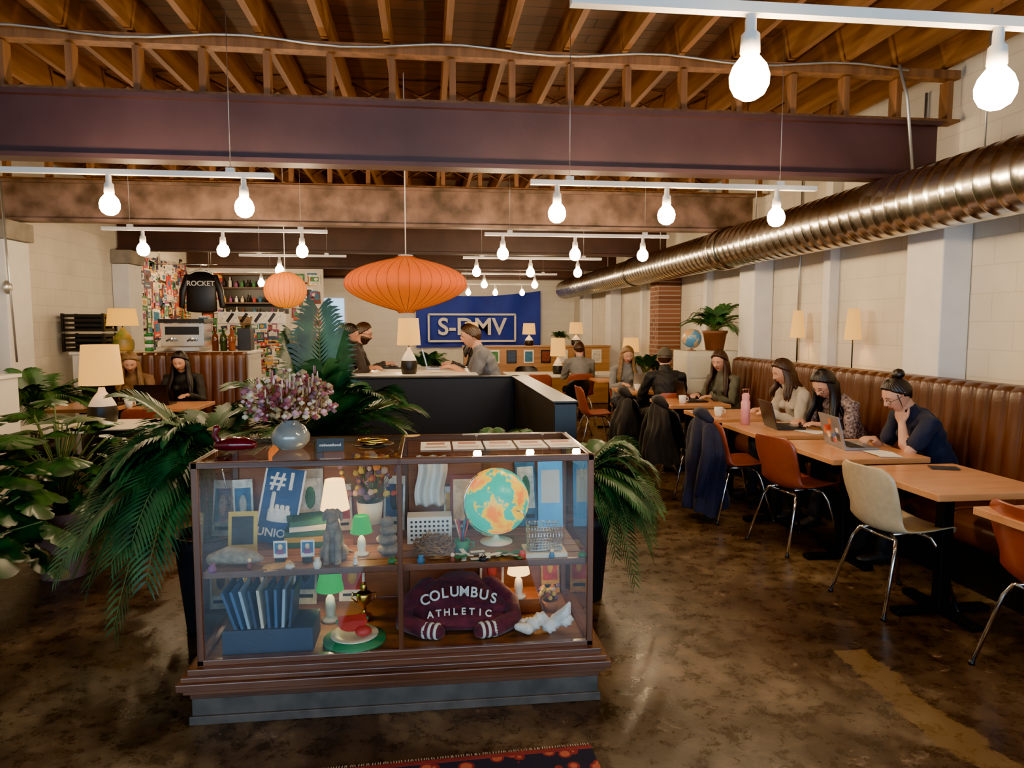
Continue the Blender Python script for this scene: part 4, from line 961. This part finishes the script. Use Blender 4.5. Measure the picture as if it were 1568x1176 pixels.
def human(name,loc,yaw,seat=.458,lean=10,hp=15,hy=0,hands=None,top=None,pants=None,skin=None,hair='short',hairm=None,sleeve='long',fem=True,vox=.0085,footz=0,glasses=False,beard=False,legf=.43,hroll=0,collar=False):
    parts=[];labs=[]
    def seg(path,radii,lab,side=(1,0,0),n=16):
        parts.append(loftgeo(path,radii,n,V(side),True))
        for i in range(len(path)-1):
            ra=radii[i];rb=radii[i+1]
            if isinstance(ra,tuple):
                wv=ra[0]-ra[1]; wv2=rb[0]-rb[1]; x,_=frame(V(path[i+1])-V(path[i]),V(side))
                for s in(-1,-.5,0,.5,1): labs.append((V(path[i])+x*s*wv,V(path[i+1])+x*s*wv2,ra[1],rb[1],lab))
            else: labs.append((V(path[i]),V(path[i+1]),ra,rb,lab))
    def D(a): a=R(a); return V((0,math.sin(a),math.cos(a)))
    H=V((0,0,seat+.105)); g=.93 if fem else 1.04
    P0=H+V((0,-.01,-.02)); P1=H+D(lean*.4)*.10; P2=P1+D(lean*.8)*.11; P3=P2+D(lean*1.1)*.13; P4=P3+D(lean*1.3)*.10; P5=P4+D(lean*1.4)*.05
    hips=.172 if fem else .168; wai=.128 if fem else .15; chest=.15 if fem else .172
    seg([P0,P1,P2,P3,P4,P5],[(hips,.122),(hips*.92,.115),(wai,.105),(chest,.118),(chest*.93,.092),(.075,.06)],0)
    seg([P0+V((0,0,-.01)),P0+V((0,.05,0))],[(hips,.105),(hips*.95,.10)],1)
    if fem:
        for s in(-1,1): seg([P3+V((s*.065,.055,-.02)),P3+V((s*.065,.085,-.035))],[.058,.045],0)
    nk=D(lean*.9+hp*.35); N0=P5-nk*.03; N1=N0+nk*.125
    seg([N0,N1],[.052 if fem else .06,.047 if fem else .056],2)
    if collar: seg([P5-nk*.01,P5+nk*.04],[.072,.066],0)
    Rh=Euler((R(-(hp)),0,0)).to_matrix(); Rh=Euler((0,0,R(hy))).to_matrix()@Rh@Euler((0,R(hroll),0)).to_matrix()
    HC=N1+Rh@V((0,.022,.055))
    sw=(.165 if fem else .19)
    hands=hands or {}
    for s,key in((-1,'L'),(1,'R')):
        J=P4+V((s*sw,-.0,-.012)); hd=hands.get(key,dict(p=(s*.12,.42,.80)))
        pole=hd.get('pole',(s*.5,-.3,-1))
        if hd['p']=='chin':
            tgt=HC+Rh@V((s*.035,.075,-.175)); 
        else: tgt=V(hd['p'])
        El,Wr=ik(J,tgt,.275 if fem else .29,.235 if fem else .255,pole)
        k=.9 if fem else 1.05
        mid=(J+El)/2; m2=El+(Wr-El)*.35
        if sleeve=='long':
            seg([P4+V((s*sw*.55,0,.0)),J,mid,El,m2,El+(Wr-El)*.93],[.06*k,.064*k,.056*k,.050*k,.048*k,.038*k],0,n=16)
            seg([m2,Wr],[.034*k,.026*k],2)
        else:
            seg([P4+V((s*sw*.55,0,.0)),J,mid,J+(El-J)*.62],[.06*k,.064*k,.062*k,.062*k],0,n=16)
            seg([J,mid,El,m2,Wr],[.05*k,.047*k,.040*k,.041*k,.026*k],2)
        hd_dir=V(hd['d']).normalized() if 'd' in hd else ((Wr-El).normalized()*.6+V((-s*.15,.8,-.1))).normalized()
        nrm=V(hd.get('n',(0,0,-1))); nrm=(nrm-hd_dir*nrm.dot(hd_dir)).normalized(); curl=hd.get('c',22)
        lat=hd_dir.cross(nrm)*(1 if s>0 else -1)
        kk=.92 if fem else 1.05
        seg([Wr,Wr+hd_dir*.035*kk,Wr+hd_dir*.08*kk],[(.026*kk,.017),(.037*kk,.016),(.040*kk,.013)],2,side=tuple(lat))
        for i,(o,ln) in enumerate(((.031,.070),(.0105,.079),(-.0105,.073),(-.031,.057))):
            p=Wr+hd_dir*(.08*kk-.004*abs(i-1))+lat*o*kk; a=0; pts=[p-hd_dir*.02]; 
            pts.append(p)
            for q,fr_ in enumerate((.45,.32,.23)):
                a+=curl*(.7 if q==0 else 1); dd=(hd_dir*math.cos(R(a))+nrm*math.sin(R(a))+lat*o*1.2*(1 if q==0 else .5)).normalized(); p=p+dd*ln*fr_*kk; pts.append(p)
            seg(pts,[.0098*kk,.0095*kk,.009*kk,.0083*kk,.0072*kk],2,n=10)
        p=Wr+hd_dir*.022+lat*.024*kk; d1=(hd_dir*.65+lat*.72+nrm*.25).normalized(); d2=(hd_dir*.93+lat*.25+nrm*.3).normalized()
        seg([p,p+d1*.038*kk,p+d1*.038*kk+d2*.030*kk,p+d1*.038*kk+d2*.052*kk],[.015*kk,.0115*kk,.010*kk,.008*kk],2,n=10)
    for s in(-1,1):
        hj=H+V((s*.088,.0,-.02)); kn=V((s*(.115 if fem else .15),legf,seat+.06)); az=footz+.085; an=V((s*.11,legf+(.0 if footz==0 else -.06)+.02,az))
        seg([hj,hj+(kn-hj)*.45,kn],[.088,.08,.060],1)
        seg([kn,kn+(an-kn)*.35+V((0,-.012,0)),an],[.060,.056,.042],1)
        seg([an+V((0,-.035,-.04)),an+V((0,.03,-.045)),an+V((0,.105,-.052)),an+V((0,.165,-.057))],[(.034,.036),(.038,.034),(.043,.027),(.032,.02)],3,side=(1,0,0))
    vs=[];fs=[]
    for a,c in parts:
        o=len(vs); vs+=a; fs+=[tuple(i+o for i in f) for f in c]
    me=bpy.data.meshes.new('tmp'); me.from_pydata([tuple(v) for v in vs],[],fs); me.update()
    o=bpy.data.objects.new('tmp',me); bpy.context.scene.collection.objects.link(o)
    q=o.modifiers.new('r','REMESH'); q.mode='VOXEL'; q.voxel_size=vox; q.use_smooth_shade=True
    q=o.modifiers.new('s','SMOOTH'); q.factor=.5; q.iterations=3
    bpy.context.view_layer.update()
    m2=bpy.data.meshes.new_from_object(o.evaluated_get(bpy.context.evaluated_depsgraph_get()))
    bpy.data.objects.remove(o); bpy.data.meshes.remove(me)
    nf=len(m2.polygons); cc=np.empty(nf*3); m2.polygons.foreach_get('center',cc); cc=cc.reshape(-1,3)
    def label(C):
        best=np.full(len(C),9e9); lab=np.zeros(len(C),int)
        for a,c,ra,rb,lb in labs:
            a=np.array(a);c=np.array(c); ab=c-a; t=np.clip(((C-a)@ab)/max(1e-9,ab@ab),0,1); dd=np.linalg.norm(C-(a+t[:,None]*ab),axis=1)-(ra+(rb-ra)*t)
            k=dd<best; best[k]=dd[k]; lab[k]=lb
        return lab
    lab=label(cc)
    nv=len(m2.vertices); co=np.empty(nv*3); m2.vertices.foreach_get('co',co); co=co.reshape(-1,3); no=np.empty(nv*3); m2.vertices.foreach_get('normal',no); no=no.reshape(-1,3)
    vl=label(co); cl=(vl<2).astype(float)
    ph=co[:,0]*31+co[:,2]*17
    dsp=.0035*np.sin(co[:,2]*55+4*np.sin(co[:,0]*18+1)+3*np.sin(co[:,1]*21))+.002*np.sin(co[:,1]*80+ph)
    co=co+no*(dsp*cl+.001)[:,None]; m2.vertices.foreach_set('co',co.ravel())
    SHO=mat('shoe_dark','#2a2624',.5)
    m2.materials.clear()
    for mm in (top,pants,skin,SHO): m2.materials.append(mm)
    m2.polygons.foreach_set('material_index',lab.astype('i')); m2.polygons.foreach_set('use_smooth',[True]*nf); m2.update(); m2.name=name+'_body'
    root=bpy.data.objects.new(name,None); root.empty_display_size=.2; bpy.context.scene.collection.objects.link(root); root.location=loc; root.rotation_euler=(0,0,yaw)
    bo=bpy.data.objects.new('body',m2); bpy.context.scene.collection.objects.link(bo); bo.parent=root
    k=.97 if fem else 1.04
    T=Matrix.Translation(HC)@Rh.to_4x4()@Matrix.Scale(k,4)
    b=MB(); vs,fs=shell_pts(lambda d,a,p:headpt(d),96,84)
    b.add(vs,fs,skin,True,T); li=b.mi(LIP)
    for i,f in enumerate(fs):
        c=sum((vs[j] for j in f),V())/4; zn=c.z/.116
        if c.y>.05 and abs(c.x)<.023*(1-((zn+.49)/.13)**2) and -.60<zn<-.395: b.m[i]=li
    for s in(-1,1):
        e=V((s*.031,.0662,.004)); b.sph(e,.0128,EYEW,16,12,T=T); b.sph(e+V((0,.0078,-.0035)),.0066,IRIS,12,8,T=T)
        lv=[];lf=[]
        for j in range(7):
            pp=R(95)*j/6
            for i in range(13):
                aa=pi*i/12; lv.append(e+.0142*V((math.sin(pp)*math.cos(aa),math.sin(pp)*math.sin(aa),math.cos(pp))))
        for j in range(6):
            for i in range(12): lf.append((j*13+i,(j+1)*13+i,(j+1)*13+i+1,j*13+i+1))
        Tl=T@Matrix.Translation(e)@Euler((R(-18 if hp>12 else 0),0,0)).to_matrix().to_4x4()@Matrix.Translation(-e)
        b.add(lv,lf,skin,True,Tl)
        bp_=[headpt(V((s*xx,.9,zz)).normalized(),.001) for xx,zz in((.14,.22),(.28,.27),(.42,.27),(.54,.2))]
        b.tube(bp_,[.0022,.003,.0028,.0014],hairm,6,T=T)
        b.sph((s*.072,-.008,-.004),(.009,.019,.031),skin,14,12,T=T@Matrix.Rotation(R(s*-12),4,'Z'))
        b.tube([V((s*(.08),-.008+.017*math.cos(q_),-.004+.028*math.sin(q_))) for q_ in [i*.45-1.2 for i in range(10)]],.0038,skin,6,T=T)
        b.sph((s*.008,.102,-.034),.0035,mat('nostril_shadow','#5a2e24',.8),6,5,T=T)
    if glasses:
        GF=mat('glasses_frame','#141414',.6)
        for s in(-1,1):
            b.tube([V((s*.033+.021*math.cos(i*pi/8),.092,.0+.017*math.sin(i*pi/8))) for i in range(17)],.0018,GF,6,T=T)
            b.tube([(s*.054,.09,.004),(s*.072,.06,.006),(s*.079,-.01,.006)],.0018,GF,6,T=T)
        b.tube([(-.012,.093,.004),(0,.1,.006),(.012,.093,.004)],.0018,GF,6,T=T)
    b.obj('head',parent=root)
    b=MB()
    if hair not in('bald',):
        def hf(d,a,p):
            th=(.88*d.y+.02) if d.y>0 else .62*d.y
            if hair in('long','bun','mid'): th=(.93*d.y+.03) if d.y>0 else .62*d.y-.02
            mk=smooth(-.06,.10,d.z-th-.05*math.sin(9*a)*.3)
            if d.y>0 and abs(d.x)>.75 and d.z<.3: mk*=smooth(.45,.1,d.y)
            vol={'short':.013,'long':.02,'bun':.012,'mid':.02,'cap':.009}[hair]
            off=-.006+(vol+.006)*mk+.0022*math.sin(a*34+6*d.z)*mk
            return headpt(d,off)
        vs,fs=shell_pts(hf,110,64); b.add(vs,fs,hairm,True,T)
    if hair=='bun':
        b.sph((0,-.075,.125),(.042,.042,.036),hairm,22,14,T=T,fn=lambda d:1+.05*math.sin(12*d.x+8*d.z))
        b.loft([(0,-.05,.1),(0,-.065,.115)],[.028,.025],hairm,14,T=T)
        for s in(-1,1): b.tube([T@V((s*.07,.035,.03)),T@V((s*.076,.04,-.03)),T@V((s*.07,.045,-.075))],[.004,.003,.001],hairm,5)
    if hair in('long','mid'):
        Ln=.34 if hair=='long' else .2
        random.seed(int(loc[1]*10)); nS=28
        for i in range(nS):
            a=R(150+(i/(nS-1))*240)
            dx,dy=math.cos(a),math.sin(a)
            st=T@V((dx*.066,dy*.085 if dy<0 else dy*.05,.045)); m1=T@V((dx*.088,dy*.1 if dy<0 else dy*.06,-.045))
            L1=Ln*random.uniform(.85,1.1)
            m2_=m1+V((dx*.012,dy*.012-.005,-L1*.4)); m3=m2_+V((dx*.03 if abs(dx)>.5 else 0,(.035 if dy>-.2 else -.045),-L1*.32)); e=m3+V((0,.0,-L1*.28))
            b.loft([st,m1,m2_,m3,e],[.012,.019,.02,.017,.006],hairm,10,(1,0,0),fold=lambda a_,t:1+.12*math.sin(4*a_+9*t))
    if hair=='cap':
        CM=mat('cap_fabric','#4a433a',.8)
        def cf(d,a,p):
            mk=smooth(.12,.24,d.z); return headpt(d,-.008+.027*mk)
        vs,fs=shell_pts(cf,64,40); b.add(vs,fs,CM,True,T)
        b.sheet(lambda u,v:V(((u-.5)*.15*(1-.25*v*v),.085+.075*v*(1-(2*u-1)**2*.35),.045-.012*v-.02*(2*u-1)**2)),16,8,CM,T=T); b.sph((0,0,.142),.007,CM,10,6,T=T)
    if beard:
        def bf_(d,a,p):
            mk=smooth(-.18,-.34,d.z)*smooth(-.25,.05,d.y)*(1-math.exp(-(d.x/.22)**2-((d.z+.5)/.1)**2)); return headpt(d,-.006+.019*mk+.0015*math.sin(a*40)*mk)
        vs,fs=shell_pts(bf_,90,60); b.add(vs,fs,hairm,True,T)
    if b.v: b.obj('hair',parent=root)
    return root
SK1=mat('skin_light','#c89274',.5,var=.06,vs=14); SK2=mat('skin_tan','#b0785a',.5,var=.06,vs=14)
HB=mat('hair_black','#17110f',.4,var=.3,vs=40); HBR=mat('hair_brown','#362115',.42,var=.3,vs=40); HBL=mat('hair_blond','#785832',.45,var=.3,vs=40)
NVT=mat('navy_tee','#141a30',.85,var=.15,bump=.15,sheen=.05); FLR=mat('floral_shirt','#3b2c34',.8,var=.4,vs=55,h2='#a99390'); WSW=mat('cream_sweater','#bfb5a4',.9,var=.1,bump=.5,bs=120); OLV=mat('olive_top','#535245',.85,var=.2,bump=.2)
BJ=mat('black_jacket','#18191d',.7,var=.2,bump=.2); GSW=mat('grey_sweater','#7b7a76',.9,var=.15,bump=.4,bs=110); GT=mat('heather_tee','#6f7176',.85,var=.1,bump=.15); DSH=mat('dark_shirt','#2b2525',.8,var=.2); JN=mat('denim_dark','#1e2636',.8,var=.2); BP=mat('black_pants','#17171a',.8)
W90=R(90)
human('seated_woman',(3.44,4.40,0),W90,lean=28,hp=30,hy=0,hands={'L':dict(p='chin',d=(.25,.15,1),n=(.3,-1,0),c=48,pole=(-.35,.35,-1)),'R':dict(p=(.08,.42,.80),c=25)},top=NVT,pants=BP,skin=SK1,hair='bun',hairm=HB,sleeve='short',glasses=True,vox=.0065)
human('seated_woman',(3.42,5.36,0),W90+R(12),lean=26,hp=38,hy=12,hands={'L':dict(p=(-.1,.40,.80)),'R':dict(p=(.1,.42,.80))},top=FLR,pants=BP,skin=SK1,hair='long',hairm=HB,glasses=True,vox=.0075)
human('seated_woman',(3.42,6.08,0),W90+R(5),lean=20,hp=22,hands={'L':dict(p=(-.1,.40,.80)),'R':dict(p=(.12,.38,.80))},top=WSW,pants=JN,skin=SK1,hair='mid',hairm=HBR,collar=True)
human('seated_woman',(3.36,7.6,0),W90+R(25),lean=14,hp=18,hy=15,hands={'L':dict(p=(-.1,.40,.80)),'R':dict(p=(.12,.38,.80))},top=OLV,pants=JN,skin=SK1,hair='long',hairm=HBR)
human('seated_man',(2.76,7.94,0),0,lean=12,hp=5,hy=-20,hands={'L':dict(p=(-.16,.42,.80)),'R':dict(p=(.16,.42,.80))},top=BJ,pants=BP,skin=SK1,hair='cap',hairm=HBR,fem=False,collar=True,seat=.45)
human('seated_woman',(2.66,9.45,0),pi,lean=12,hp=20,hy=0,hands={'L':dict(p=(-.12,.42,.80)),'R':dict(p=(.12,.42,.80))},top=GSW,pants=JN,skin=SK1,hair='long',hairm=HBL,seat=.45)
human('seated_man',(2.42,11.12,0),0,lean=10,hp=10,top=GSW,pants=JN,skin=SK1,hair='short',hairm=HBR,seat=.45,vox=.011,fem=False)
human('seated_man',(-1.04,7.6,0),R(-90),seat=.757,footz=.27,lean=18,hp=18,hands={'L':dict(p=(-.12,.42,1.12)),'R':dict(p=(.12,.42,1.12))},top=DSH,pants=JN,skin=SK2,hair='short',hairm=HB,beard=True,fem=False,legf=.36)
human('seated_man',(-.92,8.4,0),R(-90),seat=.757,footz=.27,lean=14,hp=14,hands={'L':dict(p=(-.12,.42,1.12)),'R':dict(p=(.12,.42,1.12))},top=DSH,pants=JN,skin=SK1,hair='short',hairm=HBR,beard=True,glasses=True,fem=False,legf=.36)
human('seated_man',(.72,7.7,0),R(90),seat=.757,footz=.27,lean=22,hp=16,hands={'L':dict(p=(-.14,.44,1.12)),'R':dict(p=(.14,.44,1.12))},top=GT,pants=JN,skin=SK1,hair='short',hairm=HBR,sleeve='short',fem=False,legf=.36)
human('seated_woman',(.7,8.4,0),R(90),seat=.757,footz=.27,lean=18,hp=16,hands={'L':dict(p=(-.14,.42,1.12)),'R':dict(p=(.14,.42,1.12))},top=BJ,pants=JN,skin=SK1,hair='mid',hairm=HB,legf=.36,vox=.011)
human('seated_woman',(-2.78,8.62,0),pi,lean=18,hp=22,hands={'L':dict(p=(-.14,.44,.80)),'R':dict(p=(.14,.44,.80))},top=BJ,pants=BP,skin=SK1,hair='long',hairm=HB)
human('seated_woman',(-3.32,8.62,0),pi,lean=18,hp=28,hy=15,hands={'L':dict(p=(-.14,.44,.80)),'R':dict(p=(.14,.44,.80))},top=mat('tan_sweater','#7a5a3e',.9),pants=BP,skin=SK1,hair='long',hairm=HBL)
# ------------------------------------------------------------------ world + camera
w=bpy.data.worlds.new('World'); bpy.context.scene.world=w; w.use_nodes=True
bg=w.node_tree.nodes['Background']; bg.inputs[0].default_value=(.5,.74,1,1); bg.inputs[1].default_value=12.0
try:
    bpy.context.scene.view_settings.look='AgX - Punchy'
except Exception: pass
cam=bpy.data.cameras.new('camera'); co=bpy.data.objects.new('camera',cam); bpy.context.scene.collection.objects.link(co)
cam.sensor_width=36; cam.lens=24.96; cam.clip_start=.05; cam.clip_end=100
co.location=(0,0,1.58); co.rotation_euler=(R(90-4.8),0,R(-6.76))
bpy.context.scene.camera=co
